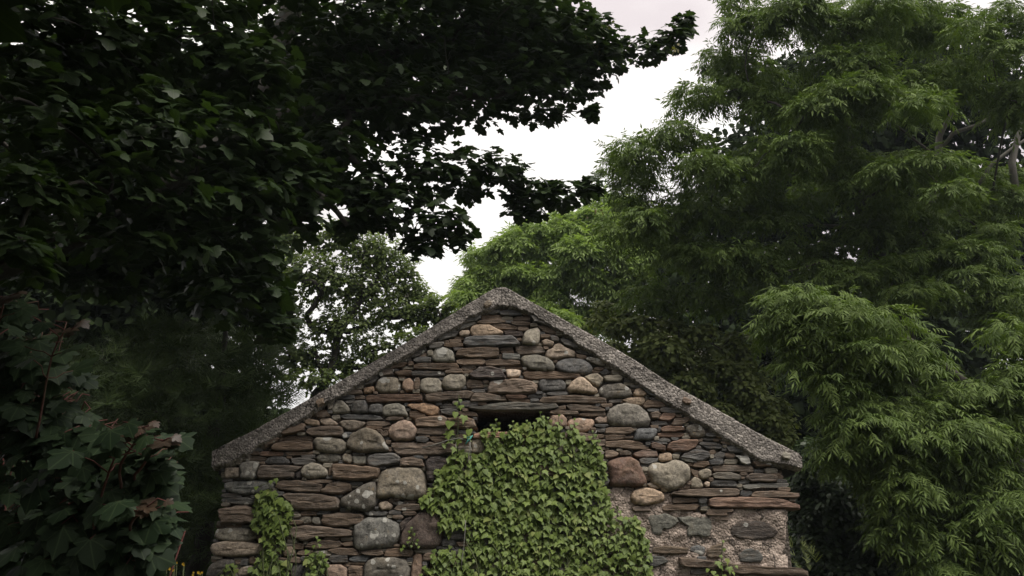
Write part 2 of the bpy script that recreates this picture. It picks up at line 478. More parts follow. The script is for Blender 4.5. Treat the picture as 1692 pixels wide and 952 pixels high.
# ---- stones traced course by course; each line: kind, colour, outline in crop pixels
CROPS = {'A': (340, 460, 4.759), 'B': (680, 460, 4.76), 'C': (1000, 460, 4.759), 'D': (340, 640, 4.976), 'E': (660, 640, 4.976),
         'F': (1000, 640, 4.976), 'G': (340, 780, 4.976), 'H': (660, 780, 4.976), 'I': (1000, 780, 4.976), 'X': (0, 0, 1.0)}
STONES = """
B bt 460,420 480,375 540,362 610,370 660,395 720,425 720,448 640,455 560,462 480,460
B bw 375,435 400,418 450,413 458,440 430,458 385,460
B ss 410,490 430,470 520,458 700,455 790,460 830,490 857,515 850,530 700,535 560,540 440,545 412,525
B sr 550,310 570,292 690,295 710,310 705,330 560,332
B ss 690,270 730,260 800,258 860,275 860,295 740,298 700,290
B ss 580,285 620,262 690,255 690,272 640,285
B sr 512,352 560,335 700,332 745,345 700,352 560,362
B sr 630,355 690,355 770,370 830,380 830,405 760,408 690,400 630,375
B sr 800,320 830,305 930,310 930,335 860,338 800,330
B sr 780,350 840,343 930,350 935,370 850,378 790,362
B sr 835,385 900,385 920,400 900,415 840,412
B sd 725,425 780,418 870,430 870,460 820,465 740,450
B bg 870,490 890,430 930,400 990,390 1012,420 1010,480 990,530 930,528 875,515
B ss 930,292 970,300 1060,345 1105,375 1090,400 1040,370 960,345 935,315
B sr 990,375 1030,370 1135,425 1135,445 1095,448 1030,415 1000,398
B ss 1085,465 1110,455 1160,480 1150,498 1110,495
B ss 1165,480 1210,482 1310,535 1308,558 1270,555 1180,510
B sg 370,410 400,370 500,345 505,360 440,395 385,415
B sg 400,350 480,320 540,300 545,325 480,345 410,368
B ss 205,490 240,455 330,415 365,418 365,450 290,475 225,500
B sr 335,465 380,460 410,475 395,488 340,480
B sr 295,490 380,485 390,505 310,512
B ss 135,545 160,520 250,505 258,520 230,545 150,562
B sr 255,525 320,512 400,520 405,538 330,545 260,540
B bg 158,625 175,570 215,542 270,542 320,575 340,620 340,665 250,668 175,655
B ss 0,600 40,560 110,548 125,575 90,595 30,630 0,635
B sr 60,615 100,590 130,600 120,620 70,628
B ss 15,650 50,630 110,622 155,635 150,660 50,665
B sr 345,590 380,565 500,545 680,548 690,580 680,625 560,638 400,625 350,612
B sd 330,552 400,548 405,565 340,575
B sr 700,550 780,545 800,560 790,572 700,565
B sr 700,578 800,575 805,590 720,595
B sr 810,540 900,535 1020,540 1050,570 1040,590 960,600 850,605 820,580
B bt 1020,500 1060,480 1120,510 1100,540 1040,535
B bw 1050,610 1065,575 1105,550 1125,520 1165,515 1200,545 1270,570 1290,590 1285,622 1200,625 1130,640 1070,635
B ss 1290,565 1400,580 1445,600 1430,615 1350,600 1295,585
B sr 1295,600 1370,612 1375,630 1330,638 1300,620
B sg 715,600 760,595 850,608 850,640 790,645 720,635
B bg 855,640 890,610 1000,603 1060,625 1110,665 1128,710 1110,730 960,725 880,690
B bs 1130,690 1160,650 1220,632 1320,630 1400,670 1425,705 1415,745 1340,760 1220,745 1150,725
B bl 1370,640 1400,620 1470,640 1520,670 1515,695 1460,690 1400,665
B sr 350,655 400,640 560,642 585,660 560,685 420,688 365,675
B sr 575,660 620,643 780,645 850,658 855,680 740,688 590,690
B sr 15,690 60,670 200,672 350,675 375,700 365,720 240,722 80,715 20,710
B sr 395,705 420,690 500,692 510,712 440,725 400,722
B sr 730,690 860,690 875,710 800,720 740,712
B sr 265,735 320,720 390,718 400,740 330,750 270,750
B sr 400,735 480,728 480,742 410,748
B sd 445,765 490,740 540,700 620,700 700,720 740,780 735,798 620,800 480,790
B bw 740,720 790,715 862,728 850,770 800,785 755,780
B sr 865,750 900,730 1060,738 1200,740 1330,760 1330,785 1200,795 960,800 890,785
B ss 0,745 80,735 200,740 260,745 260,768 120,772 10,765
B bg 60,850 80,800 130,780 210,785 240,830 240,890 190,912 110,905 70,885
B bg 240,830 260,775 310,755 390,752 425,780 420,840 390,880 290,882 250,865
B sr 430,830 450,803 540,805 575,850 560,865 440,868
B ss 470,885 520,870 570,878 580,895 500,900
B st 600,850 620,815 740,798 900,795 960,830 990,850 985,900 840,912 700,915 600,905
B bs 1000,840 1010,795 1090,790 1180,795 1212,830 1210,880 1120,893 1020,890
B bt 1225,870 1260,820 1320,775 1360,790 1420,850 1460,885 1440,910 1300,900 1240,895
B bg 1355,780 1400,755 1460,750 1510,790 1500,820 1460,855 1420,830
B bs 1475,745 1523,710 1560,740 1523,765
B sr 740,930 800,918 900,930 880,952 760,952
B ss 1060,910 1150,895 1230,905 1220,920 1130,928
B vt 568,232 580,205 620,195 637,215 630,235 585,258
D bt 160,690 170,665 280,660 280,740 165,748
D bl 285,650 300,615 380,612 445,620 445,650 415,700 400,755 295,755 290,700
D st 425,730 430,690 450,650 560,642 700,650 800,660 800,670 740,700 730,745 560,755 440,755
D sd 740,720 800,675 800,740 760,750
D bg 790,690 820,650 880,622 940,635 1010,690 1015,715 980,740 860,755 800,730
D sr 1040,690 1045,630 1180,640 1320,655 1430,668 1425,735 1340,760 1200,768 1050,750
D ss 1325,600 1340,565 1400,550 1560,548 1595,580 1590,620 1540,635 1400,655 1340,640
D bg 1205,565 1310,565 1320,590 1310,635 1215,635
D bg 1120,570 1150,545 1200,560 1205,610 1180,628 1130,610
D bg 905,575 940,550 1020,543 1100,560 1115,590 1080,615 990,622 930,605
D ss 705,590 770,583 860,590 900,605 860,640 740,640 710,615
D bs 485,625 510,590 560,570 640,572 690,605 695,630 600,635
D sr 360,590 390,568 490,580 510,600 420,605 365,603
D so 445,550 470,530 560,530 640,545 640,560 540,565 460,562
D st 475,460 500,430 580,380 608,400 600,430 560,470 500,500
D st 625,375 660,350 800,302 825,325 800,355 720,385 640,395
D sr 635,430 670,405 860,405 880,425 870,445 720,450 640,447
D sr 540,500 570,465 650,450 870,452 885,480 880,520 740,528 600,520 550,515
D sr 650,545 720,538 880,535 895,548 790,555 700,560
D ss 785,570 850,558 900,560 895,580 830,590
D bg 885,450 910,415 1000,410 1120,425 1150,460 1155,510 1120,540 980,540 910,510
D bg 1155,460 1200,390 1290,335 1350,340 1440,390 1500,500 1505,520 1420,535 1290,545 1200,520 1160,490
D st 820,370 850,345 960,325 1080,322 1125,335 1130,370 1110,400 980,408 880,405
D bt 800,265 820,250 880,265 935,285 935,310 880,318 820,300
D bw 940,275 960,255 1020,258 1080,290 1075,310 1000,316 955,300
D bt 1095,290 1130,272 1220,270 1310,285 1310,310 1250,340 1190,352 1130,330
D ss 1100,245 1150,225 1300,230 1420,240 1465,260 1450,272 1320,270 1180,260
D bg 1040,190 1055,150 1090,110 1130,110 1190,180 1180,205 1100,220 1050,222
D bg 995,150 1010,105 1045,95 1065,120 1045,180 1015,195
D vt 915,140 940,115 985,105 990,145 940,180
D st 805,215 830,195 930,180 940,195 880,240 820,240
D sr 900,235 930,200 980,190 1030,235 1000,248 920,255
D bs 1195,180 1215,120 1260,105 1310,110 1335,160 1325,205 1260,220 1205,205
D bs 1335,200 1360,150 1420,138 1450,150 1450,210 1400,225
D bg 1450,170 1500,140 1580,130 1630,160 1665,225 1660,240 1560,240 1460,235
D so 1310,90 1330,70 1480,62 1640,62 1780,66 1780,110 1640,118 1400,125 1330,125
D ss 1075,90 1100,70 1220,72 1225,95 1150,105 1080,100
D st 1115,45 1140,28 1280,30 1290,50 1200,65 1130,60
D bo 1298,40 1305,5 1380,-5 1385,35 1350,52 1305,52
D ss 1150,120 1220,105 1215,125 1170,135
D sr 1480,265 1520,250 1620,248 1625,262 1520,275
D sr 1320,300 1360,285 1500,285 1520,305 1460,318 1340,315
D sr 1320,325 1400,318 1470,325 1420,345 1340,345
D ss 1120,400 1150,370 1200,375 1190,410 1140,420
D bp 1495,380 1520,330 1580,285 1632,265 1692,290 1737,340 1727,400 1712,425 1642,438 1560,435 1510,410
D st 1515,470 1540,455 1800,455 2050,465 2067,510 2060,545 1900,560 1700,562 1590,560 1545,520
D st 1605,630 1640,590 1700,585 1790,620 1800,650 1640,650
D ss 1210,545 1300,550 1300,560 1220,560
D sr 1440,380 1490,360 1500,395 1470,410
E bo 60,150 90,140 150,138 210,130 280,140 325,175 320,215 290,235 240,235 160,195 100,175
E sr 85,190 150,195 230,245 200,260 120,265 85,240
E sr 205,80 230,65 400,40 560,32 610,45 580,95 440,100 340,120 220,125
E sr 585,100 620,55 700,50 800,75 890,110 870,120 740,115 640,125 595,125
E so 875,75 900,68 1000,68 1045,85 1000,98 890,92
E sr 890,105 1000,100 1070,110 1075,130 960,125
E sr 1135,120 1180,90 1340,75 1480,70 1692,95 1700,130 1500,135 1340,130 1180,140
E sL 560,175 650,165 800,140 950,125 1120,140 1300,145 1310,170 1200,192 1000,192 800,197 640,187
E ss 490,130 560,115 650,135 640,155 560,165 500,155
E ss 330,165 380,140 520,150 560,165 500,178 400,178
E ss 335,190 400,180 470,190 490,215 420,235 350,215
E sr 480,205 600,205 640,225 640,240 560,235 490,225
E sr 130,270 200,250 350,240 400,260 380,330 250,335 140,330
E sr 395,260 520,240 610,270 632,330 620,350 480,340 410,320
E sr 120,355 180,338 380,335 470,350 460,395 280,392 150,390
E ss 135,415 200,410 240,430 220,460 150,450
E sr 245,420 300,402 400,405 400,440 300,455
E sr 150,400 240,395 250,408 180,412
E sO 600,400 640,380 760,372 950,372 1250,372 1250,415 900,420 740,422 610,420
E bg 590,440 640,424 700,440 690,540 600,545
E sr 1240,205 1290,192 1460,205 1475,225 1340,225 1240,215
E sr 1290,170 1360,155 1365,185 1300,190
E sr 1370,160 1400,145 1560,155 1690,180 1690,205 1520,205 1400,185
E bp 1235,290 1245,230 1340,228 1375,260 1370,320 1320,345 1240,340
E bp 1380,300 1400,265 1470,255 1590,265 1605,300 1570,350 1480,370 1400,345
E bp 1605,270 1640,240 1720,240 1720,290 1640,300
E sr 1480,225 1560,210 1690,212 1690,235 1560,240
E ss 1610,340 1692,335 1692,375 1640,370
E sr 1320,375 1480,380 1620,400 1640,440 1500,450 1340,420
E sr 1600,440 1692,430 1692,480 1640,490
E sr 0,610 20,590 120,570 190,600 200,640 120,650 10,650
E ss 115,570 180,565 210,590 160,590
E sd 225,720 215,600 250,580 380,580 400,620 340,700 280,780 235,780
X bl 988,652 992,642 1000,636 1022,633 1040,642 1045,652 1035,658 1000,660
X bg 622,823 623,800 630,780 645,774 670,772 695,774 703,790 704,812 700,822 680,827 655,822 630,824
X bg 620,643 623,629 634,622 655,623 663,633 661,646 650,651 630,651
X bp 665,640 668,628 677,625 684,633 683,645 670,648
X bR 1003,765 1025,755 1045,755 1055,765 1065,785 1069,800 1062,803 1008,803 1006,785
X bg 1069,780 1073,767 1087,764 1100,766 1113,759 1128,763 1140,773 1140,790 1130,802 1105,812 1095,808 1078,800
F bt 230,60 250,20 290,12 340,60 310,75 250,75
F ss 285,0 340,10 400,55 480,80 470,100 400,85 330,50
F bt 135,110 190,88 310,85 325,105 310,145 270,155 180,130
F sr 310,155 340,120 390,108 490,145 490,165 420,170 330,172
F ss 30,115 120,100 125,118 70,130 35,128
F bl 10,240 30,190 90,145 180,128 270,150 340,200 370,270 350,320 260,330 120,325 40,310 15,280
F ss 345,85 400,95 480,125 440,130 380,110
F ss 465,115 560,115 620,160 600,170 500,150
F ss 445,185 470,170 560,175 615,195 610,215 520,215 450,200
F ss 340,190 380,180 440,185 430,205 360,200
F sr 365,220 420,205 450,225 430,260 380,255
F so 435,260 480,215 560,215 580,235 520,280 470,275
F st 540,300 570,265 690,245 695,270 640,300 580,320 545,315
F bs 625,230 640,200 680,205 695,235 660,250
F ss 670,190 700,165 770,200 775,230 720,225 680,205
F sr 695,240 720,228 800,265 890,310 850,315 760,285
F vp 617,125 630,95 690,120 690,150 640,155
F sr 860,260 900,245 950,280 945,310 910,300
F ss 375,295 430,280 490,285 515,305 440,315 390,308
F sr 370,320 430,318 430,335 380,332
F so 455,345 500,322 640,330 645,350 560,365 470,365
F so 425,385 500,375 640,378 650,400 560,412 440,405
F bl 655,350 690,310 770,310 820,370 820,400 750,420 700,410
F ss 790,330 860,318 960,335 980,350 900,362 820,350
F sr 900,390 930,375 1060,410 1060,430 960,430 910,415
F sr 945,455 1000,440 1140,455 1140,475 1000,475
F ss 770,470 800,452 900,455 965,490 950,510 850,505
F ss 990,500 1030,482 1160,485 1180,510 1140,540 1020,535
F ss 785,425 880,415 895,430 850,440
F bs 235,425 260,345 400,338 430,350 400,420 370,435 240,440
F sr 0,345 60,335 210,335 235,360 200,385 60,388 0,380
F sr 0,400 80,393 160,400 155,420 60,440 0,435
F sr 165,405 225,405 225,418 165,418
F sr 0,450 150,440 260,445 360,500 340,515 200,512 100,495 0,490
F so 370,470 410,460 490,490 485,525 430,515 375,495
F so 500,510 540,460 620,435 750,435 765,455 730,500 680,530 560,535
F ss 420,440 480,420 535,440 530,450 460,450
F ss 340,440 420,445 510,460 500,470 400,460
F so 230,550 280,530 350,512 420,530 430,570 340,580 260,575
F bt 435,580 450,550 520,535 550,560 545,600 480,615 440,600
F ss 280,600 320,585 430,590 430,605 350,630 290,620
F sr 0,525 60,520 110,545 90,570 20,585 0,580
F sr 115,540 170,525 215,545 200,558 120,558
F ss 605,575 680,540 720,515 800,512 860,545 855,580 780,610 700,595
F ss 610,580 700,600 750,605 740,622 660,605
F ss 555,545 620,535 620,550 570,552
F sr 710,645 760,615 840,612 855,635 800,660 730,655
F bg 760,720 770,690 830,668 865,690 870,725 830,750 790,755
F sr 700,670 760,690 780,740 760,755 710,710
F ss 850,610 900,590 960,595 965,630 900,642 860,635
F ss 885,570 940,530 985,545 975,575 920,588
F sr 875,655 930,645 1190,645 1220,680 1210,700 1040,690 890,692
F sg 1060,565 1160,562 1190,635 1150,645 1100,610
F ss 1165,575 1230,540 1255,555 1220,590
F sr 1205,620 1240,600 1355,598 1355,650 1240,655
F sg 875,725 920,705 1020,702 1110,735 1090,765 960,755 890,745
I ss 860,90 900,70 1040,70 1075,100 1070,125 930,120 870,110
I st 1145,45 1200,15 1350,20 1410,45 1400,80 1200,75
F vg 1425,570 1445,540 1500,565 1490,610 1430,600
I sg 1120,125 1160,110 1260,100 1400,95 1505,95 1505,120 1400,125 1280,128 1180,145
I st 1190,195 1240,165 1400,160 1590,185 1580,212 1450,210 1250,210
I ss 1110,185 1120,155 1190,155 1210,170 1170,200 1130,200
I so 835,245 860,212 1100,208 1350,215 1480,235 1610,285 1595,305 1500,302 1350,290 1150,295 900,295 840,275
I sr 530,180 600,160 720,148 900,138 1090,140 1105,170 1080,200 820,205 640,195
I bg 700,130 705,75 735,38 790,75 805,120 770,135
I bw 810,100 830,80 855,90 850,120 830,125
I bt 210,200 240,150 320,130 400,135 470,180 490,220 440,250 300,275 230,260
I bt 340,100 380,90 435,125 430,140 370,125
I bt 455,130 490,105 520,130 500,165 470,155
I sr 550,235 570,210 700,215 775,225 760,245 640,255 560,260
I sr 465,300 500,272 760,265 780,280 740,310 580,318 480,318
I st 220,300 260,285 360,290 365,320 240,322
I fg 325,360 480,340 570,360 620,410 580,450 540,470 470,470 450,520 390,530 350,430
I fg 590,370 700,355 820,360 870,380 885,440 860,540 660,535 680,440 620,400
I sr 825,350 850,310 1040,305 1050,325 980,340 1000,360 880,360
I sr 880,380 960,368 1010,380 1000,400 920,390
I fd 1025,490 1040,430 1090,405 1210,400 1340,415 1400,460 1440,490 1400,530 1320,565 1180,570 1090,550 1030,520
I fs 1090,680 1140,640 1190,615 1260,640 1305,710 1280,740 1180,750 1100,740
I fr 380,640 400,615 520,605 690,625 680,670 560,680 390,675
I bs 690,650 710,610 780,600 820,630 820,670 790,690 730,665
I fr 830,640 870,610 960,595 970,650 940,710 870,720 835,700
I sr 575,715 600,695 700,700 830,730 1000,750 1200,770 1420,790 1640,795 1680,830 1680,870 1400,860 1100,840 900,810 720,780 600,755
I fs 340,720 370,685 480,690 520,720 510,745 400,790 350,790
I ss 700,790 800,795 830,830 760,845 700,835
I ss 755,700 820,700 820,725 760,722
G bl 155,130 165,90 290,78 440,75 560,90 565,130 520,150 440,185 280,185 200,165
G ss 130,200 160,180 260,185 300,205 200,210
G sg 130,240 150,215 300,212 420,230 430,265 320,272 200,255
G sr 110,320 120,305 240,285 340,285 420,300 420,420 300,428 130,425
G sr 130,435 230,432 300,445 200,455
G bg 80,520 100,470 200,455 310,460 400,490 410,540 350,570 200,570 90,550
G bt 50,640 70,590 160,570 330,578 480,600 490,650 440,680 250,695 80,690
G bs 10,850 40,770 130,720 240,720 250,760 180,860 100,880 10,870
G ss 280,770 310,710 360,720 340,770
G bt 270,830 300,785 380,770 400,850 280,860
G sr 575,125 600,75 740,70 900,95 965,115 940,170 760,165 620,150
G sr 945,155 1000,110 1100,72 1200,110 1195,150 1100,180 970,175
G sr 825,80 940,65 1040,75 1040,88 900,90
G sr 630,195 680,175 800,180 1000,195 1090,220 1110,290 1080,315 820,315 720,310 700,250
G bl 1105,250 1130,210 1240,140 1330,85 1400,90 1405,200 1415,270 1320,325 1200,310 1110,280
G bt 1420,280 1440,250 1490,238 1535,280 1520,310 1450,315
G sr 1545,300 1600,270 1700,265 1820,285 1850,300 1700,320 1600,322
G ss 1540,260 1580,243 1640,258 1600,275
G sr 775,345 830,325 910,335 910,355 790,358
G ss 915,350 960,320 1020,325 1000,350
G bg 780,400 790,370 860,368 865,410 820,428
G bg 865,400 890,368 940,375 945,430 900,430
G sr 945,410 970,350 1080,338 1280,340 1300,370 1290,420 1160,448 1000,445
G sr 690,520 720,450 850,445 960,455 1200,480 1215,500 1200,525 1000,530 900,540 830,568 740,550
G bl 1215,530 1230,440 1330,375 1430,368 1560,400 1610,450 1580,560 1530,620 1400,630 1260,648 1225,600
H bd 0,570 30,480 100,390 170,340 240,322 300,345 360,400 375,460 330,600 270,632 100,625 10,610
H bd 0,430 60,380 110,370 60,440 20,500
G sr 810,620 860,580 960,560 1100,570 1125,600 1060,630 900,635
G sr 1125,590 1200,575 1215,600 1150,610
G sr 720,610 760,580 810,600 800,635 740,635
G bt 640,680 650,620 710,612 740,660 720,690 650,698
G sr 1010,650 1060,628 1220,630 1260,670 1240,685 1100,680
G sr 745,670 790,645 880,650 890,680 800,685
G sr 1280,660 1330,650 1440,640 1460,670 1420,690 1320,680
G sr 1470,680 1490,635 1600,628 1680,650 1680,680 1560,698 1480,692
G ss 1010,720 1050,680 1170,690 1165,740 1050,748
G ss 1175,720 1230,690 1340,700 1320,735 1220,738
G bt 1165,740 1305,745 1300,760 1180,758
G bp 985,800 1010,765 1100,755 1160,800 1165,880 1040,890 990,860
G st 1170,800 1200,770 1290,775 1285,880 1180,885
G bl 1300,820 1330,730 1400,700 1540,700 1640,720 1680,800 1660,900 1300,900
H bp 110,700 150,660 185,680 195,890 95,890 100,780
G bs 710,770 800,750 860,800 840,890 700,890
G sr 690,720 740,700 800,720 780,748 700,745
H sr 0,640 100,640 120,660 90,695 0,690
H sr 470,580 580,580 580,610 500,610
A ss 1245,825 1275,800 1345,765 1360,795 1300,835 1250,845
A st 1350,745 1370,730 1440,715 1480,720 1470,750 1400,770 1380,780
A bp 1540,600 1590,572 1605,600 1555,635
A sr 1450,695 1480,675 1560,660 1590,672 1540,700 1460,710
A sr 1490,745 1560,725 1620,735 1620,760 1520,765
"""
HUE = {'t': (0.40, 0.325, 0.25), 'w': (0.50, 0.42, 0.34), 'g': (0.265, 0.245, 0.200), 's': (0.125, 0.125, 0.122), 'r': (0.166, 0.127, 0.096),
       'd': (0.085, 0.070, 0.064), 'o': (0.195, 0.132, 0.100), 'p': (0.40, 0.30, 0.235), 'l': (0.20, 0.195, 0.175), 'L': (0.125, 0.12, 0.105),
       'O': (0.26, 0.165, 0.12), 'R': (0.20, 0.125, 0.095)}
HUE_B_O = (0.46, 0.30, 0.19)
LICH = {'t': .10, 'w': .03, 'g': .38, 's': .12, 'r': .05, 'd': .06, 'o': .03, 'p': .08, 'l': 1.0, 'L': .1, 'O': .02, 'R': .05}
SLATE_T = (0.205, 0.160, 0.125)

def resample(P_, k):
    P_ = np.vstack([P_, P_[:1]])
    d = np.concatenate([[0], np.cumsum(np.linalg.norm(np.diff(P_, axis=0), axis=1))])
    s = np.linspace(0, d[-1], k, endpoint=False)
    return np.stack([np.interp(s, d, P_[:, i]) for i in range(2)], 1)

def chaikin(P_, n, c=.25):
    for _ in range(n):
        Q = np.roll(P_, -1, 0)
        P_ = np.stack([P_ * (1 - c) + Q * c, P_ * c + Q * (1 - c)], 1).reshape(-1, 2)
    return P_

def stone_geo(poly, form, K=34):
    """poly: wall-plane (x,z) outline in metres. Returns verts, faces: a closed rounded or layered block."""
    A = np.asarray(poly, float)
    # steady winding
    if np.sum(A[:, 0] * np.roll(A[:, 1], -1) - np.roll(A[:, 0], -1) * A[:, 1]) < 0: A = A[::-1]
    A = chaikin(A, 1, .10) if form == 'b' else A
    A = resample(A, K)
    c = (A.max(0) + A.min(0)) / 2
    seed = Vector((rng.uniform(0, 90), rng.uniform(0, 90), rng.uniform(0, 90)))
    h = np.maximum((A.max(0) - A.min(0)) / 2, 0.006)
    m = h.min()
    amp = (0.11 if form == 'b' else 0.18) * m
    for i in range(K):
        A[i] += amp * np.array([mnoise.noise(Vector((A[i][0] * 16, A[i][1] * 30, 1)) + seed), mnoise.noise(Vector((A[i][0] * 16, A[i][1] * 30, 7)) + seed)])
    A = c + (A - c) * (1.03 if form == 'b' else 1.0) + np.sign(A - c) * {'s': .006, 'b': .003}.get(form, 0)
    if form == 'b': B = min(0.058, 0.40 * m + 0.012)
    elif form == 'f': B = 0.022
    else: B = min(0.055, 0.55 * m + 0.012)
    base = {'f': 0.0, 'v': 0.075}.get(form, rng.uniform(-0.012, 0.014))
    rings = [(0.0, -0.16), (0.0, -0.008)]
    for f in ((.10, .24, .45, .70, .9) if form == 'b' else (.12, .28, .55, .85)):
        t_ = min(1, f / .36)
        o_ = B * (math.sqrt(max(0, 1 - (1 - t_) ** 2)) * .9 + .1 * f) if form == 'b' else B * min(1, (f / .2)) ** .5
        rings.append((f * m, o_))
    tiltx, tiltz = rng.uniform(-.07, .07), rng.uniform(-.02, .12)
    V, F = [], []
    for ri, (d, o_) in enumerate(rings):
        s = np.maximum(1 - d / h, 0.06)
        for i in range(K):
            x, z = c + (A[i] - c) * s
            y = o_ + base
            if ri > 1:
                if form == 'b':
                    y += 0.38 * B * mnoise.noise(Vector((x * 10, z * 10, 3)) + seed) + 0.12 * B * mnoise.noise(Vector((x * 26, z * 26, 3)) + seed) + 0.003 * mnoise.noise(Vector((x * 60, z * 60, 3)) + seed)
                else:
                    y += 0.17 * B * mnoise.noise(Vector((x * 7, z * 28, 3)) + seed) + 0.18 * B * mnoise.noise(Vector((x * 20, z * 20, 9)) + seed)
                y += tiltx * (x - c[0]) * .6 - tiltz * (z - c[1]) * .5
            V.append((x, -y, z))
    nr = len(rings)
    for r in range(nr - 1):
        for i in range(K):
            j = (i + 1) % K
            F.append((r * K + i, r * K + j, (r + 1) * K + j, (r + 1) * K + i))
    V.append((c[0], -(rings[-1][1] + base), c[1])); ci = len(V) - 1
    for i in range(K):
        F.append(((nr - 1) * K + i, (nr - 1) * K + (i + 1) % K, ci))
    V = np.array(V)
    return V, F, c

def to_wall(poly_px):
    return np.array([(lambda p: (p[0], p[2]))(wp(x, y)) for x, y in poly_px])

stones = []
for line in STONES.strip().splitlines():
    cr_, code, rest = line.split(' ', 2)
    ox, oy, s = CROPS[cr_]
    stones.append((code, [(ox + x / s, oy + y / s) for x, y in pts(rest)]))

# coverage of the face, then thin slates packed into what is left
GABLE = pts("362,778 470,712 620,612 700,572 790,512 828,508 870,508 930,545 980,580 1050,628 1110,665 1180,712 1240,748 1285,775 1304,800 1316,830 1302,842 1302,900 1310,940 1332,948 1332,1010 345,1010 348,940 355,890 362,850 370,800")
MORTAR = pts("1000,806 1050,803 1110,813 1118,836 1160,848 1205,846 1222,837 1298,839 1303,848 1300,880 1301,915 1306,942 1330,950 1330,1010 1058,1010 1000,905 997,850")
IVY_CORE = pts("800,718 930,718 985,750 992,800 1000,850 1060,900 1065,1010 700,1010 740,900 740,850 730,800 760,745")
SLOT = pts("788,676 912,676 912,722 788,722")
R = 2
X0, Y0, W_, H_ = 340, 470, 500, 275
xx, yy = np.meshgrid(X0 + R * (np.arange(W_) + .5), Y0 + R * (np.arange(H_) + .5))
free = inpoly(xx, yy, GABLE) & ~inpoly(xx, yy, MORTAR) & ~inpoly(xx, yy, SLOT)
for code, poly in stones:
    free &= ~inpoly(xx, yy, poly)
free &= np.roll(free, 1, 0) & np.roll(free, -1, 0)
hidden = inpoly(xx, yy, IVY_CORE)
fills = []
for pas, (mnw, mnh) in enumerate(((9, 3), (5, 2), (3, 2))):
    cand = np.argwhere(free); rng.shuffle(cand)
    for (j, i) in cand:
        if not free[j, i]: continue
        if hidden[j, i] and pas > 1: continue
        a = b = i
        mw = rng.integers(9, 26)
        while a > 0 and i - a < mw and free[j, a - 1]: a -= 1
        while b < W_ - 1 and b - i < mw and free[j, b + 1]: b += 1
        if b - a + 1 < mnw: continue
        t = bt = j
        mh = rng.integers(1, 5)
        while t > 0 and j - t < mh and free[t - 1, a:b + 1].mean() > .72: t -= 1
        while bt < H_ - 1 and bt - j < mh and free[bt + 1, a:b + 1].mean() > .72: bt += 1
        if bt - t + 1 < mnh: continue
        free[t:bt + 1, a:b + 1] = False
        x0, x1, y0, y1 = X0 + a * R, X0 + (b + 1) * R, Y0 + t * R, Y0 + (bt + 1) * R
        wv, hv = x1 - x0, y1 - y0
        J = lambda s: rng.uniform(-s, s)
        pl = [(x0 + abs(J(.06 * wv)), y0 + hv * (.5 + J(.25))), (x0 + wv * (.12 + J(.06)), y0 + abs(J(.25 * hv))), (x0 + wv * (.5 + J(.2)), y0 + J(.12 * hv)), (x1 - wv * (.12 + J(.06)), y0 + abs(J(.25 * hv))),
              (x1 - abs(J(.05 * wv)), y0 + hv * (.5 + J(.25))), (x1 - wv * (.15 + J(.08)), y1 - abs(J(.2 * hv))), (x0 + wv * (.5 + J(.2)), y1 + J(.12 * hv)), (x0 + wv * (.14 + J(.06)), y1 - abs(J(.2 * hv)))]
        fills.append((wv * hv, pl, hidden[j, i]))
fills.sort(key=lambda f: (f[2], -f[0]))

def stone_colour(code):
    f, h = code[0], code[1]
    c = HUE[h]
    if f == 'b' and h == 'o': c = HUE_B_O
    if f in 'sf' and h == 't': c = SLATE_T
    if f in 'sf' and h == 'g': c = (0.19, 0.185, 0.165)
    if f == 'f': return (c[0] * .85, c[1] * .88, c[2] * .85, .15)
    k = rng.uniform(0.70, 1.32)
    w_ = rng.uniform(-.06, .06)
    return (c[0] * k * (1 + w_), c[1] * k, c[2] * k * (1 - w_), min(1, LICH[h] * rng.uniform(.4, 1.6)))

n_parts = 0
def add_stone(code, poly):
    global n_parts
    V, F, c = stone_geo(to_wall(poly), code[0])
    org = np.array([c[0], YW, c[1]])
    Vl = V - np.array([c[0], 0, c[1]])
    mat = M['boulder'] if code[0] == 'b' else M['slate']
    if code == 'fg': mat = M['boulder']
    me = mesh_py("stone", Vl, F, mat, code[0] == "b")
    o = bpy.data.objects.new("stone", me); link(o)
    o.location = tuple(org - np.array(house.location)); o.parent = house
    o.color = stone_colour(code)
    n_parts += 1

for code, poly in stones:
    add_stone(code, poly)
left_over = []
for k, (ar, pl, hid) in enumerate(fills):
    code = 's' + random.choice('rrrrrssdot')
    if ar < 90 and random.random() < .08: code = 'b' + random.choice('tgsp')
    if n_parts < 298 and not hid and ar > 60: add_stone(code, pl)
    else: left_over.append((code, pl))
# pinnings too small to pick apart, joined by colour
for hname in 'rsg':
    V, F = [], []
    for k, (code, pl) in enumerate(left_over):
        if 'rsg'[k % 3] != hname: continue
        v, f, c = stone_geo(to_wall(pl), 's', 14)
        b = len(V); V.extend(v + np.array([0, YW, 0])); F.extend([tuple(i + b for i in q_) for q_ in f])
    if F:
        o = obj("pinning_stones", mesh_py("pinning_stones", V, F, M['slate'], True), house, 'stuff')
        o.color = HUE[hname] + (.1,)

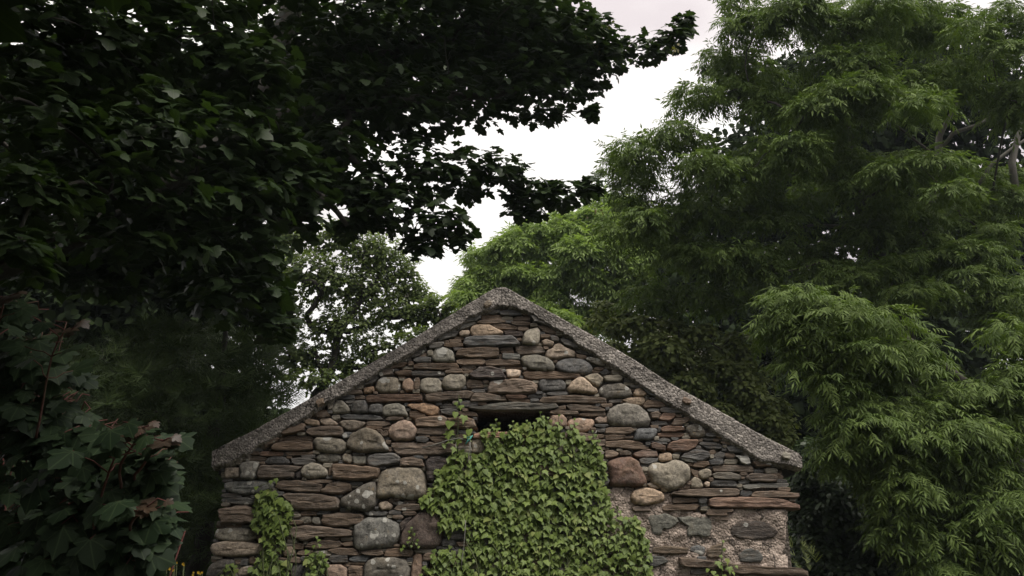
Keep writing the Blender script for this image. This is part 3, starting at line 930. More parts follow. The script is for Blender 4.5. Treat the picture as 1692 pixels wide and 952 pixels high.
# ---- pebbly mortar over the lower right of the face
def sheet(name, poly, step, mat, base, amps, ragged=3.0):
    xs = np.arange(min(p[0] for p in poly) - 4, max(p[0] for p in poly) + 4, step)
    ys = np.arange(min(p[1] for p in poly) - 4, max(p[1] for p in poly) + 4, step)
    V, F, idx = [], [], {}
    gx_, gy_ = np.meshgrid(xs, ys)
    jx = np.array([[mnoise.noise(Vector((x * .11, y * .11, 5))) for x in xs] for y in ys])
    ins = inpoly(gx_ + ragged * jx, gy_ + ragged * np.roll(jx, 7, 0), poly)
    def vid(j, i, back):
        k = (j, i, back)
        if k not in idx:
            p = wp(xs[i], ys[j])
            edge = not (0 < j < len(ys) - 1 and 0 < i < len(xs) - 1 and ins[j - 1:j + 2, i - 1:i + 2].all())
            o_ = base + sum(a * mnoise.noise(Vector((p[0] * f, p[2] * f, f))) for f, a in amps)
            if edge: o_ -= 0.012
            if back: o_ = -0.10
            idx[k] = len(V); V.append((p[0], YW - o_, p[2]))
        return idx[k]
    for j in range(len(ys) - 1):
        for i in range(len(xs) - 1):
            c4 = [(j, i), (j, i + 1), (j + 1, i + 1), (j + 1, i)]
            if all(ins[a] for a in c4):
                F.append([vid(*a, False) for a in c4][::-1])
                nb = [((j - 1, i), (0, 1)), ((j, i + 1), (1, 2)), ((j + 1, i), (2, 3)), ((j, i - 1), (3, 0))]
                for (nj, ni), (p_, q_) in nb:
                    ok = 0 <= nj < len(ys) - 1 and 0 <= ni < len(xs) - 1 and all(ins[a] for a in [(nj, ni), (nj, ni + 1), (nj + 1, ni + 1), (nj + 1, ni)])
                    if not ok:
                        F.append([vid(*c4[p_], False), vid(*c4[q_], False), vid(*c4[q_], True), vid(*c4[p_], True)])
    return obj(name, mesh_py(name, V, F, mat, True), house)
sheet("mortar", MORTAR, 3.0, M['mortar'], 0.004, ((5, .028), (14, .018), (45, .006), (90, .003)))
sheet("mortar", pts("477,843 496,843 498,872 480,874"), 3.0, M['mortar'], -0.005, ((14, .01), (45, .006)))
sheet("mortar", pts("410,900 440,895 436,935 405,935"), 3.0, M['mortar'], -0.012, ((14, .01), (45, .006)))
sheet("mortar", pts("745,860 775,860 778,905 740,905"), 3.0, M['mortar'], -0.012, ((14, .01), (45, .006)))

# ---- roughcast cement edge under the roof, one band each side
def verge(outer, inner, name):
    n, kx = 300, 22
    o_ = np.array(outer, float); i_ = np.array(inner, float)
    def rs(A, n):
        d = np.concatenate([[0], np.cumsum(np.linalg.norm(np.diff(A, axis=0), axis=1))])
        s = np.linspace(0, d[-1], n); return np.stack([np.interp(s, d, A[:, k]) for k in range(2)], 1)
    o_, i_ = rs(o_, n), rs(i_, n)
    V, F = [], []
    for a in range(n):
        for b in range(kx):
            t = b / (kx - 1)
            rag = 4.5 * mnoise.noise(Vector((i_[a][0] * .06, i_[a][1] * .06, 2))) + 2.5 * mnoise.noise(Vector((i_[a][0] * .25, 0, 4)))
            ro = 0.8 * mnoise.noise(Vector((o_[a][0] * .08, 0, 8))) + 0.5 * mnoise.noise(Vector((o_[a][0] * .35, 0, 9)))
            px = o_[a] * (1 - t) + (i_[a] + np.array([0, rag + 2.5])) * t + np.array([0, ro * (1 - t)])
            p = wp(*px)
            prof = 0.070 * min(1, (t / .05)) ** .5 * (1 if t < .86 else max(0.25, (1 - t) / .14))
            y = prof + 0.010 * mnoise.noise(Vector((p[0] * 7, p[2] * 7, 1))) + 0.004 * mnoise.noise(Vector((p[0] * 30, p[2] * 30, 1))) + 0.006 * mnoise.noise(Vector((p[0] * 75, p[2] * 75, 1)))
            V.append((p[0], YW - y, p[2]))
    for a in range(n - 1):
        for b in range(kx - 1):
            F.append((a * kx + b, (a + 1) * kx + b, (a + 1) * kx + b + 1, a * kx + b + 1))
    # back of the band, so it is a solid bar
    b0 = len(V)
    for a in range(n):
        for b in (0, kx - 1):
            x, y, z = V[a * kx + b]; V.append((x, YW + (0.35 if b == 0 else 0.12), z))
    for a in range(n - 1):
        F.append(((a + 1) * kx, a * kx, b0 + 2 * a, b0 + 2 * a + 2))
        F.append((a * kx + kx - 1, (a + 1) * kx + kx - 1, b0 + 2 * a + 3, b0 + 2 * a + 1))
        F.append((b0 + 2 * a + 2, b0 + 2 * a, b0 + 2 * a + 1, b0 + 2 * a + 3))
    for a in (0, n - 1):
        F.append([a * kx + b for b in range(kx)] + [b0 + 2 * a + 1, b0 + 2 * a])
    return obj(name, mesh_py(name, V, F, M['roughcast'], True), house)
verge(pts("828,477 815,480 780,501 690,558 600,611 480,680 420,713 375,735 355,747"), pts("829,511 808,515 782,528 740,551 700,576 620,622 520,683 470,715 420,748 385,768 354,776"), "roughcast_edge")
verge(pts("828.6,477 838,478 862,493 960,546 1050,598 1100,631 1180,676 1250,716 1316,750 1321,757"), pts("829.6,511 850,509 885,526 930,555 985,592 1050,636 1110,676 1160,706 1210,738 1255,766 1290,771 1322,777"), "roughcast_edge")

# ------------------------------------------------------------------ leaf templates (XY plane, base at origin, tip +Y, face +Z)
def half_leaf(right, centre, droop=.18, fold=.12, cup=0.0):
    R_ = np.array(right, float)
    L_ = R_[1:-1][::-1] * np.array([-1, 1])
    ring = np.vstack([R_, L_])
    V = np.vstack([[centre], ring])
    n = len(ring)
    F = [(0, 1 + i, 1 + (i + 1) % n) for i in range(n)]
    z = -fold * np.abs(V[:, 0]) - droop * V[:, 1] ** 2 + cup * np.sin(V[:, 0] * 7) * .05
    V3 = np.column_stack([V, z])
    return V3, np.array(F), np.column_stack([V, np.zeros(len(V))])

def warp(t, s):
    V, F, U = t
    r = np.random.default_rng(s)
    V = V.copy(); V[:, 0] *= r.uniform(.88, 1.12); V[1:, :2] += r.normal(0, .018, (len(V) - 1, 2)); V[:, 2] += r.uniform(-.12, .05) * V[:, 1] ** 2 + r.uniform(-.25, .25) * V[:, 0] * V[:, 1] + r.normal(0, .02, len(V))
    return V, F, U

SYC = half_leaf([(0, 0.0), (.16, -.15), (.38, -.16), (.53, -.01), (.42, .12), (.62, .20), (.75, .42), (.60, .47), (.38, .49), (.40, .62), (.33, .78), (.16, .87), (0, 1.08)], (0, .22), .22, .16)
SYC_T = [warp(SYC, k) for k in range(6)]
SYC_LO = half_leaf([(0, 0), (.32, -.16), (.50, .04), (.40, .15), (.74, .42), (.36, .50), (.32, .78), (0, 1.08)], (0, .22), .22, .16)
SYC_L = [warp(SYC_LO, k) for k in range(5)]
IVY_ = half_leaf([(0, 0), (.22, -.14), (.42, .0), (.36, .14), (.56, .32), (.26, .42), (.13, .68), (0, 1.05)], (0, .2), .10, .12)
IVY_B = half_leaf([(0, 0), (.24, -.12), (.48, .06), (.44, .26), (.30, .52), (.12, .82), (0, 1.0)], (0, .2), .10, .12)
IVY_T = [warp(IVY_, 1), warp(IVY_, 2), warp(IVY_B, 3), warp(IVY_B, 4), warp(IVY_, 5)]
OVAL = half_leaf([(0, 0), (.30, .28), (.30, .62), (0, 1.0)], (0, .4), .1, .2)
OVAL_T = [warp(OVAL, k) for k in range(4)]

def merge(ts):
    V, F, U = [], [], []; b = 0
    for v, f, u in ts:
        V.append(v); F.append(f + b); U.append(u); b += len(v)
    return np.vstack(V), np.vstack(F), np.vstack(U)

def rotm(axis, a):
    from mathutils import Matrix
    return np.array(Matrix.Rotation(a, 3, Vector(axis)))

def compound(seed, pairs=4, w_=.22, ll=.42):
    """one pinnate ash leaf, length 1 along +Y, arching down"""
    r = np.random.default_rng(seed); parts = []
    curve = r.uniform(.30, .60)
    def pos(s): return np.array([0, s * .92, .22 * s - curve * s * s])
    for i in range(pairs + 1):
        s = .34 + .62 * i / pairs
        for sd in ((-1, 1) if i < pairs else (0,)):
            l = ll * r.uniform(.85, 1.12) * (1 if i else .85)
            d = np.array([[0, 0, 0], [w_ * .5, .42, -.02], [0, 1, -.22], [-w_ * .5, .42, -.02], [0, .42, .025]]) * l
            f = np.array([(0, 1, 4), (1, 2, 4), (2, 3, 4), (3, 0, 4)])
            a = -sd * r.uniform(.75, 1.0) + r.normal(0, .06)
            m = rotm((0, 0, 1), a) @ rotm((1, 0, 0), r.uniform(-.6, -.1)) @ rotm((0, 1, 0), r.uniform(-.3, .3))
            v = d @ m.T + pos(s)
            parts.append((v, f, np.zeros((5, 3)) + [0.3, .5, 0]))
    pr = [pos(s) for s in (0, .35, .7, 1.0)]; V = []; F = []
    for k, p in enumerate(pr): V += [p + [-.008, 0, 0], p + [.008, 0, 0]]
    for k in range(3): F += [(2 * k, 2 * k + 1, 2 * k + 3), (2 * k, 2 * k + 3, 2 * k + 2)]
    parts.append((np.array(V), np.array(F), np.zeros((8, 3))))
    return merge(parts)
COMP = [compound(k) for k in range(6)]

def compound_lo(seed):
    r = np.random.default_rng(seed); parts = []
    curve = r.uniform(.25, .6)
    for i in range(4):
        s = .4 + .58 * i / 3
        for sd in ((-1, 1) if i < 3 else (0,)):
            l = .44 * r.uniform(.85, 1.15)
            d = np.array([[0, 0, 0], [.14, .42, 0], [0, 1, -.2], [-.14, .42, 0]]) * l
            f = np.array([(0, 1, 2), (0, 2, 3)])
            m = rotm((0, 0, 1), -sd * r.uniform(.7, 1.0)) @ rotm((1, 0, 0), r.uniform(-.6, 0)) @ rotm((0, 1, 0), r.uniform(-.4, .4))
            parts.append((d @ m.T + [0, s * .92, .22 * s - curve * s * s], f, np.zeros((4, 3)) + [.3, .5, 0]))
    return merge(parts)
COMP_L = [compound_lo(k) for k in range(6)]

def needle_spray(seed):
    r = np.random.default_rng(seed); parts = []
    for i in range(13):
        s = i / 12
        sd = -1 if i % 2 else 1
        l = (.42 - .28 * s) * r.uniform(.7, 1.2)
        d = np.array([[-.02, 0, 0], [.02, 0, 0], [.018, .6, .02], [0, 1, 0]]) * l
        d[:, 0] *= 2.8
        m = rotm((0, 0, 1), -sd * r.uniform(.5, .9)) @ rotm((1, 0, 0), r.uniform(-.2, .5))
        parts.append((d @ m.T + [0, s * .8, -.10 * s * s], np.array([(0, 1, 2), (0, 2, 3)]), np.zeros((4, 3))))
    return merge(parts)
SPRAY = [needle_spray(k) for k in range(5)]

def N3(n): return rng.normal(0, 1, (n, 3))
UP = np.array([0, 0, 1.0])

def frames(n, d):
    n = n / (np.linalg.norm(n, axis=1)[:, None] + 1e-9)
    y = d - (d * n).sum(1)[:, None] * n
    y /= np.linalg.norm(y, axis=1)[:, None] + 1e-9
    x = np.cross(y, n)
    return np.stack([x, y, n], 2)

SKY_KEEP = [   # open sky in the middle of the view: crowns end where it begins
    pts("1022,-60 1024,20 1045,36 1075,58 1095,42 1112,18 1128,6 1152,8 1152,60 1130,84 1100,98 1062,112 1012,142 990,162 998,190 985,215 965,216 952,196 930,200 880,212 852,204 815,226 780,226 748,222 762,244 800,232 842,242 880,268 915,290 955,286 988,280 992,250 1040,224 1092,206 1090,150 1128,138 1144,100 1150,78 1212,70 1184,42 1188,18 1220,-60"),
    pts("768,338 812,342 818,368 845,364 828,390 800,398 770,420 756,440 752,470 752,498 735,492 712,476 690,452 682,436 722,430 762,414 788,388 788,372"),
    pts("560,268 580,264 592,276 574,290 566,286"),
]
def sky_ok(p, margin=0.0):
    x, y, d = project(p)
    x = x + rng.normal(0, 1.5 + margin, len(x)); y = y + rng.normal(0, 1.5 + margin, len(y))
    bad = np.zeros(len(x), bool)
    for poly in SKY_KEEP: bad |= inpoly(x, y, poly)
    return ~bad

def build_leaves(parent, temps, pos, Rm, sc, mat, n_parts=0, part_name="leaf", stuff_name="foliage", tint=None):
    pos = np.asarray(pos); sc = np.asarray(sc); n = len(pos)
    if n == 0: return
    which = rng.integers(0, len(temps), n)
    tint = rng.random(n) if tint is None else tint
    single = np.zeros(n, bool)
    if n_parts:
        x, y, d = project(pos)
        size = sc / d
        size = np.where((x > 8) & (x < 1684) & (y > 8) & (y < 944), size, 0)
        # nearest leaf of each small cell first
        cell = (x // 9).astype(int) * 1000 + (y // 9).astype(int)
        order = np.argsort(d); seen = set(); front = np.zeros(n, bool)
        for i in order:
            if size[i] <= 0: continue
            if cell[i] not in seen: seen.add(cell[i]); front[i] = True
        size = np.where(front, size, 0)
        pick = np.argsort(-size)[:n_parts]
        pick = pick[size[pick] > 0]
        single[pick] = True
        shared = []
        for k, t in enumerate(temps):
            for q_ in range(3):
                me = mesh_np(part_name, t[0], t[1], mat, np.full(len(t[0]), q_ / 3 + .1), t[2])
                shared.append(me)
        ploc = np.array(parent.location)
        from mathutils import Matrix
        for i in pick:
            o = bpy.data.objects.new(part_name, shared[which[i] * 3 + int(tint[i] * 2.999)])
            m4 = np.eye(4); m4[:3, :3] = Rm[i] * sc[i]; m4[:3, 3] = pos[i] - ploc
            o.parent = parent
            o.matrix_local = Matrix(m4.tolist())
            COL.objects.link(o)
    Vs, Fs, Ts, Us = [], [], [], []; b = 0
    for k, t in enumerate(temps):
        ids = np.where((which == k) & ~single)[0]
        if len(ids) == 0: continue
        v = np.einsum('nij,vj->nvi', Rm[ids], t[0]) * sc[ids][:, None, None] + pos[ids][:, None, :]
        nv = len(t[0])
        f = t[1][None] + (np.arange(len(ids)) * nv)[:, None, None] + b
        Vs.append(v.reshape(-1, 3)); Fs.append(f.reshape(-1, 3)); Ts.append(np.repeat(tint[ids], nv)); Us.append(np.tile(t[2], (len(ids), 1)))
        b += len(ids) * nv
    if Vs:
        obj(stuff_name, mesh_np(stuff_name, np.vstack(Vs), np.vstack(Fs), mat, np.concatenate(Ts), np.vstack(Us)), parent, 'stuff')

def clump(cx, cy, rx, ry, Y, n, depth=1.0, shell=.62, upbias=.35):
    """points through the outer part of one leafy mass; returns positions, outward directions"""
    c = P(cx, cy, Y); s = mpp(cx, cy, Y)
    rad = np.array([rx * s, (rx + ry) * .5 * s * depth, ry * s])
    d = rng.normal(0, 1, (n, 3)); d[:, 2] += upbias; d /= np.linalg.norm(d, axis=1)[:, None]
    r = shell + (1 - shell) * rng.random(n) ** .7
    lump = np.array([1 + .22 * mnoise.noise(Vector((q_[0] * 2.2 + cx, q_[1] * 2.2 + cy, q_[2] * 2.2))) for q_ in d])
    return c + d * rad * (r * lump)[:, None], d, c

# ------------------------------------------------------------------ tree skeletons
def curve(a, b, n, wob, sag=0.0):
    a, b = np.asarray(a, float), np.asarray(b, float)
    L_ = np.linalg.norm(b - a)
    t = np.linspace(0, 1, n)[:, None]
    o = rng.normal(0, wob * L_, 3); o2 = rng.normal(0, wob * L_ * .6, 3)
    p = a + (b - a) * t + o * np.sin(t * math.pi) + o2 * np.sin(t * 2 * math.pi)
    p[:, 2] += sag * L_ * np.sin(t[:, 0] * math.pi)
    return p

def grow(parent, trunk, r0, r1, targets, mat, tip=.006, wob=.10, sag=.05, big=.03, expo=2.3, name_trunk="trunk"):
    """a trunk and branches reaching every target, joined to the nearest wood already there"""
    trunk = np.asarray(trunk, float)
    d = np.concatenate([[0], np.cumsum(np.linalg.norm(np.diff(trunk, axis=0), axis=1))])
    s = np.linspace(0, d[-1], 26)
    T = np.stack([np.interp(s, d, trunk[:, i]) for i in range(3)], 1)
    for i in range(1, len(T) - 1): T[i] += rng.normal(0, r0 * .12, 3)
    nodes = list(T); par = [-1] + list(range(len(T) - 1)); chains = []
    base = trunk[0]; tg = sorted(list(targets), key=lambda q_: np.linalg.norm((q_ - T[len(T) // 2])))
    low = int(len(T) * .3)
    for g in tg:
        A = np.array(nodes); dist = np.linalg.norm(A - g, axis=1)
        dist += np.maximum(0, A[:, 2] - g[2]) * .5
        dist[:low] += 3
        k = int(np.argmin(dist))
        c = curve(nodes[k], g, 6, wob, sag)
        ids = [k]
        for p in c[1:]:
            nodes.append(p); par.append(ids[-1]); ids.append(len(nodes) - 1)
        chains.append(ids)
    n = len(nodes); acc = np.zeros(n)
    kids = np.zeros(n, int)
    for i in range(n):
        if par[i] >= 0: kids[par[i]] += 1
    for i in range(n - 1, len(T) - 1, -1):
        if kids[i] == 0: acc[i] = tip ** expo
        acc[par[i]] += acc[i]
    rad = acc ** (1 / expo)
    A = np.array(nodes)
    tr = Tubes(); rr = np.linspace(1, 0, len(T)) ** .8 * (r0 - r1) + r1
    rr[:3] *= (1.35, 1.15, 1.05)
    tr.add(T, rr, 12); tr.build(name_trunk, mat, parent)
    tw = Tubes(); nb = 0
    for ids in chains:
        r = rad[ids].copy(); r[0] = min(r[1] * 1.15, r[0]) if ids[0] >= len(T) else r[1] * 1.2
        r = np.minimum(r, r0 * .62)
        if r[1] > big and nb < 60:
            b = Tubes(); b.add(A[ids], r, 7); b.build("branch", mat, parent); nb += 1
        else:
            tw.add(A[ids], r, 4, False)
    tw.build("twigs", mat, parent, 'stuff')


# ------------------------------------------------------------------ the big sycamore overhead
syc = empty("sycamore_tree", (-7.0, 8.6, ground_h(-7.0, 8.6)), "big dark sycamore leaning in from the left, its lobed leaves hanging over the roof", "tree")
SY = """60,60,120,90,4.6 200,90,120,90,5.0 330,60,110,90,5.4 420,130,85,80,5.6 90,200,120,80,4.6 230,220,120,80,5.0 350,230,100,70,5.5 440,250,80,60,6.0 60,320,90,60,4.4
180,320,110,60,5.0 300,340,90,50,5.4 400,320,90,60,5.8 480,300,75,60,6.2 30,420,55,50,4.2 320,400,80,50,5.6 410,400,70,55,6.0 430,470,55,45,6.2 370,480,70,50,6.0 500,360,45,35,6.4 455,535,30,30,6.3 180,400,110,50,5.3
520,60,110,80,7.0 620,80,120,80,7.3 720,60,120,80,7.5 820,60,110,80,7.6 900,70,100,80,7.8 970,70,60,55,7.8 560,170,110,70,7.0 660,180,110,60,7.2 770,160,95,50,7.5 870,140,90,55,7.7
960,130,50,45,7.9 1010,90,42,32,7.9 1060,84,45,24,8.0 1105,66,36,24,8.0 1132,40,16,22,8.0 560,245,70,40,6.8 975,185,10,12,7.8 905,190,40,16,7.7
620,300,60,45,7.0 700,285,70,50,7.2 770,285,60,45,7.3 830,285,50,38,7.4 880,320,42,32,7.5 930,320,45,26,7.6 975,308,24,20,7.7 650,345,70,45,7.0 720,365,60,42,7.1 755,385,32,26,7.2 700,408,36,18,7.1 865,345,35,20,7.5 605,350,40,30,6.9 590,320,36,30,6.9 575,375,26,18,6.9"""
EXTRA = """300,-120,260,90,5.5 700,-110,260,90,7.0 100,-160,200,100,4.5 950,-90,80,60,7.8 500,-300,300,120,5.6 150,-420,260,140,4.4 820,-260,220,110,6.6"""
pos, dirs, sz, cents = [], [], [], []
for q_ in SY.split():
    cx, cy, rx, ry, Y = map(float, q_.split(','))
    s = mpp(cx, cy, Y)
    area = rx * ry * s * s
    n = int(np.clip(area * (900 if Y < 6.6 else 1250) + 40, 40, 900))
    p, d, c = clump(cx, cy, rx, ry, Y, n, 1.3, .25, .1)
    pos.append(p); dirs.append(d); cents.append(c)
    sz.append(rng.uniform(.075, .125, n) if Y < 6.6 else rng.uniform(.065, .105, n))
for q_ in EXTRA.split():
    cx, cy, rx, ry, Y = map(float, q_.split(','))
    p, d, c = clump(cx, cy, rx, ry, Y, 700, 1.4, .2, .1)
    pos.append(p); dirs.append(d); cents.append(c); sz.append(rng.uniform(.10, .16, 700))
# unseen leaf clumps added over the camera's left shoulder to shade the left side
for (ax_, ay_, az_, ra, rb, rc) in ((-3.5, 1.0, 6.2, 3.2, 3.0, 1.2), (-5.5, 4.0, 6.4, 2.6, 3.0, 1.4), (-6.5, 0.0, 5.0, 2.4, 3.5, 1.8), (-7.5, 3.5, 3.6, 1.6, 3.5, 2.2), (-5.5, -4.0, 4.4, 3.0, 1.5, 2.4), (-2.4, 1.6, 4.3, 1.7, 2.0, .7), (-4.6, 1.0, 2.4, 1.2, 2.6, 2.0)):
    n = 1500
    d = N3(n); d /= np.linalg.norm(d, axis=1)[:, None]
    p = np.array([ax_, ay_, az_]) + d * np.array([ra, rb, rc]) * (rng.random(n) ** .4)[:, None]
    x_, y_, d_ = project(p)
    k = ~((d_ > .2) & (x_ > -60) & (x_ < 1752) & (y_ > -60) & (y_ < 1012))
    pos.append(p[k]); dirs.append(d[k]); sz.append(rng.uniform(.2, .3, k.sum()))
# deeper layers of the same crown
for q_ in "120,120,200,140,8.5 380,120,200,140,9.0 620,110,200,110,9.5 850,60,150,80,9.6 250,300,220,100,9.0 480,260,120,80,8.6 150,420,200,60,9.0 360,440,100,70,8.8".split():
    cx, cy, rx, ry, Y = map(float, q_.split(','))
    p, d, c = clump(cx, cy, rx, ry, Y, 1300, 1.0, .1, .1)
    pos.append(p); dirs.append(d); cents.append(c); sz.append(rng.uniform(.11, .17, 1300))
pos, dirs, sz = np.vstack(pos), np.vstack(dirs), np.concatenate(sz)
k = sky_ok(pos - np.array([0, 0, .035]), 1.0) & sky_ok(pos + np.array([0, 0, .01]), 1.0)
pos, dirs, sz = pos[k], dirs[k], sz[k]
nrm = UP * .95 + dirs * .30 + N3(len(pos)) * .33 + np.array([0.0, -.12, 0])
tipd = dirs * .8 + N3(len(pos)) * .5 + np.array([.2, -.15, -.45])
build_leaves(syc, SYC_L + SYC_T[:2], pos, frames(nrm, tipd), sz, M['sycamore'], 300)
trunk = [(-7.0, 8.6, ground_h(-7.0, 8.6) - .2), (-6.9, 8.6, 3.2), (-5.8, 8.5, 4.7), (-4.0, 8.3, 5.3), tuple(P(430, 195, 8.0)), tuple(P(470, 60, 7.9)), tuple(P(500, -60, 7.7)), tuple(P(520, -250, 7.4))]
tg = [c for c in cents] + [pos[i] for i in rng.integers(0, len(pos), 260)]
grow(syc, trunk, .24, .07, tg, M['bark_dark'], .006, .07, .04, .03)
b = Tubes(); b.add([P(430, 194, 8.0), P(500, 190, 7.6), P(570, 182, 7.4), P(650, 166, 7.3), P(740, 162, 7.4), P(820, 158, 7.5), P(900, 130, 7.6)], [.085, .075, .068, .055, .042, .03, .014], 9); b.build("branch", M['bark_dark'], syc)
b = Tubes(); b.add([P(480, 70, 7.9), P(520, 76, 7.6), P(570, 78, 7.5), P(640, 88, 7.4), P(720, 70, 7.4)], [.06, .055, .05, .035, .016], 9); b.build("branch", M['bark_dark'], syc)
# pale winged seeds near the tip of the limb
q_ = np.array([P(x, y, 7.7) for x, y in ((985, 70), (990, 82), (1008, 38), (1115, 76), (1118, 84), (905, 330), (985, 345), (1000, 72), (972, 60))])
q_ = np.repeat(q_, 5, 0) + N3(len(q_) * 5) * .035
build_leaves(syc, OVAL_T, q_, frames(N3(len(q_)) + [0, -1, 0], N3(len(q_)) * .4 - UP), rng.uniform(.03, .05, len(q_)), M['samara'], 0, stuff_name="seed_clusters")

# ------------------------------------------------------------------ young sycamores low on the left
def young(name, label, Y, clumps, shoots, root_px, per):
    rp = P(*root_px, Y); gz = ground_h(rp[0], Y)
    root = empty(name, (rp[0], Y, gz), label, "young tree")
    pos, nr, tp, sz = [], [], [], []
    st = Tubes(); pet = Tubes()
    red_p, red_n, red_t, red_s = [], [], [], []
    foot = np.array([rp[0], Y + .35, gz - .1])
    for (x0, y0, x1, y1) in shoots:
        a, b = P(x0, y0, Y - .12), P(x1, y1, Y - .32)
        c = curve(a, b, 7, .03)
        back = P(x0, y0 + 40, Y + .30)
        st.add(np.vstack([curve(foot, back, 5, .05), c]), np.concatenate([np.linspace(.010, .006, 5), np.linspace(.0055, .003, 7)]), 6)
        ax = (b - a) / np.linalg.norm(b - a)
        for k in range(3, 7):
            f = (k - 2) / 4
            for sd in (0, 1):
                az = k * 1.57 + sd * math.pi + rng.normal(0, .3)
                od = np.array([math.cos(az), math.sin(az) - .3, .35])
                L_ = rng.uniform(.08, .17) * (1.1 - f * .65)
                e = c[k] + od * L_
                pet.add(curve(c[k], e, 4, .06), [.0028, .0024, .0022, .002], 5)
                size = rng.uniform(.08, .115) * (1.05 - f * .5) * (.62 if f >= 1 else 1)
                tgt = (red_p, red_n, red_t, red_s) if f >= 1 and sd else (pos, nr, tp, sz)
                tgt[0].append(e); tgt[1].append(UP * .8 + np.array([0, -.65, 0]) + rng.normal(0, .25, 3)); tgt[2].append(od * .8 - UP * .45); tgt[3].append(size)
        for k in range(4):
            az = rng.uniform(0, 6.28); red_p.append(c[-1] + rng.normal(0, .01, 3)); od = np.array([math.cos(az), math.sin(az), .2])
            red_n.append(UP * .7 - od * .2 + np.array([0, -.5, 0])); red_t.append(od - UP * .25); red_s.append(rng.uniform(.03, .06))
    for (cx, cy, rx, ry) in clumps:
        n = int(rx * ry * per) + 6
        p, d, c = clump(cx, cy, rx, ry, Y, n, .8, .35, .25)
        nn = UP * .75 + np.array([0, -.75, 0]) + d * .35 + N3(n) * .28
        tt = d * .6 + N3(n) * .4 + np.array([.05, -.35, -.75])
        pos += list(p); nr += list(nn); tp += list(tt); sz += list(rng.uniform(.055, .105, n))
        for i in range(0, n, 2):
            pet.add(curve(p[i], p[i] - tt[i] * .1 + np.array([0, .1, -.02]), 4, .08), [.0025] * 4, 4, False)
        st.add(curve(foot, c + np.array([0, .25, 0]), 6, .06), np.linspace(.008, .003, 6), 6)
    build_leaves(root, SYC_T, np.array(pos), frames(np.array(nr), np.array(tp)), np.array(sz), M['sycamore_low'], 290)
    build_leaves(root, SYC_T, np.array(red_p), frames(np.array(red_n), np.array(red_t)), np.array(red_s), M['red_leaf'], 60, "shoot_leaf", "shoot_leaves")
    st.build("stems", M['red_stalk'], root, 'stuff'); pet.build("petioles", M['red_stalk'], root, 'stuff')
young("young_sycamore", "young sycamore at the left edge with one tall red shoot rising from broad leaves", 3.5,
      [(20, 520, 40, 30), (40, 580, 55, 40), (70, 640, 70, 45), (40, 690, 80, 45), (95, 680, 50, 35), (30, 760, 70, 55), (50, 850, 80, 60), (20, 920, 60, 50), (0, 640, 40, 50), (110, 740, 60, 45)],
      [(60, 720, 108, 546), (-5, 600, 8, 492)], (-30, 952), .0098)
young("young_sycamore", "young sycamore with several red shoots between left edge and stone wall", 3.2,
      [(115, 790, 70, 55), (150, 730, 60, 40), (190, 800, 80, 55), (230, 840, 55, 45), (150, 870, 100, 50), (110, 930, 110, 45), (210, 920, 70, 45), (250, 775, 40, 30), (265, 870, 22, 26)],
      [(155, 868, 206, 714), (222, 785, 270, 728), (200, 800, 232, 708), (215, 870, 238, 842)], (140, 990), .0105)

# ------------------------------------------------------------------ conifer behind them
def conifer(label, root_px, Y, tiers, per, loc_y=None):
    rp = P(root_px, 900, Y); gz = ground_h(rp[0], Y)
    r = empty("conifer_tree", (rp[0], Y, gz), label, "tree")
    pos, dirs, cents = [], [], []
    for (cx, cy, rx, ry) in tiers:
        yc = Y + rng.uniform(-.3, .3)
        p, d, c = clump(cx, cy, rx, ry, yc + .4, int(rx * ry * per * .35), .8, .2, .25)
        pos.append(p); dirs.append(d); cents.append(c)
        for _ in range(7):
            p, d, _c = clump(cx + rx * rng.uniform(-.95, .95), cy + ry * rng.uniform(-.8, .9), rx * .26, max(7, ry * .34), yc - rng.uniform(-.1, .7), max(6, int(rx * ry * per * .10)), .9, .4, .4)
            pos.append(p); dirs.append(d)
    pos, dirs = np.vstack(pos), np.vstack(dirs)
    n = len(pos)
    hole = np.zeros(n, bool); x, y, _ = project(pos)
    for hx, hy, hr in ((288, 692, 14), (322, 634, 7), (478, 600, 26), (170, 596, 5), (182, 598, 5), (305, 700, 9)):
        hole |= (x - hx) ** 2 + (y - hy) ** 2 < hr * hr
    pos, dirs = pos[~hole], dirs[~hole]; n = len(pos)
    build_leaves(r, SPRAY, pos, frames(UP * .5 + N3(n) * .4 + [0, -.75, 0], dirs * [1, 1, .3] + N3(n) * .45 + [0, -.1, .25]), rng.uniform(.20, .36, n), M['conifer'], 0, stuff_name="foliage")
    top = max(c[2] for c in cents)
    grow(r, [(rp[0], Y, gz - .1), (rp[0] + .05, Y, (gz + top) / 2), (rp[0], Y, top)], .13, .02, cents, M['bark_dark'], .008, .05, -.03, .03)
conifer("dark feathery conifer standing between the young sycamores and the roof edge", 330, 9.4,
        [(200, 620, 80, 22), (290, 606, 80, 24), (390, 612, 80, 22), (440, 640, 45, 22), (170, 680, 70, 26), (245, 660, 70, 24), (350, 655, 80, 24), (420, 670, 55, 24), (220, 735, 80, 30), (350, 720, 80, 24),
         (400, 700, 60, 26), (310, 765, 90, 30), (380, 760, 50, 30), (280, 815, 90, 35), (350, 830, 70, 40), (310, 880, 90, 40), (340, 800, 50, 40), (300, 935, 90, 30), (250, 640, 40, 16), (330, 640, 40, 16), (430, 615, 36, 14), (390, 640, 40, 16), (280, 700, 40, 16), (360, 790, 36, 18), (200, 660, 40, 18), (250, 560, 80, 24), (350, 560, 80, 26), (420, 580, 60, 20), (160, 590, 70, 24)], .10)

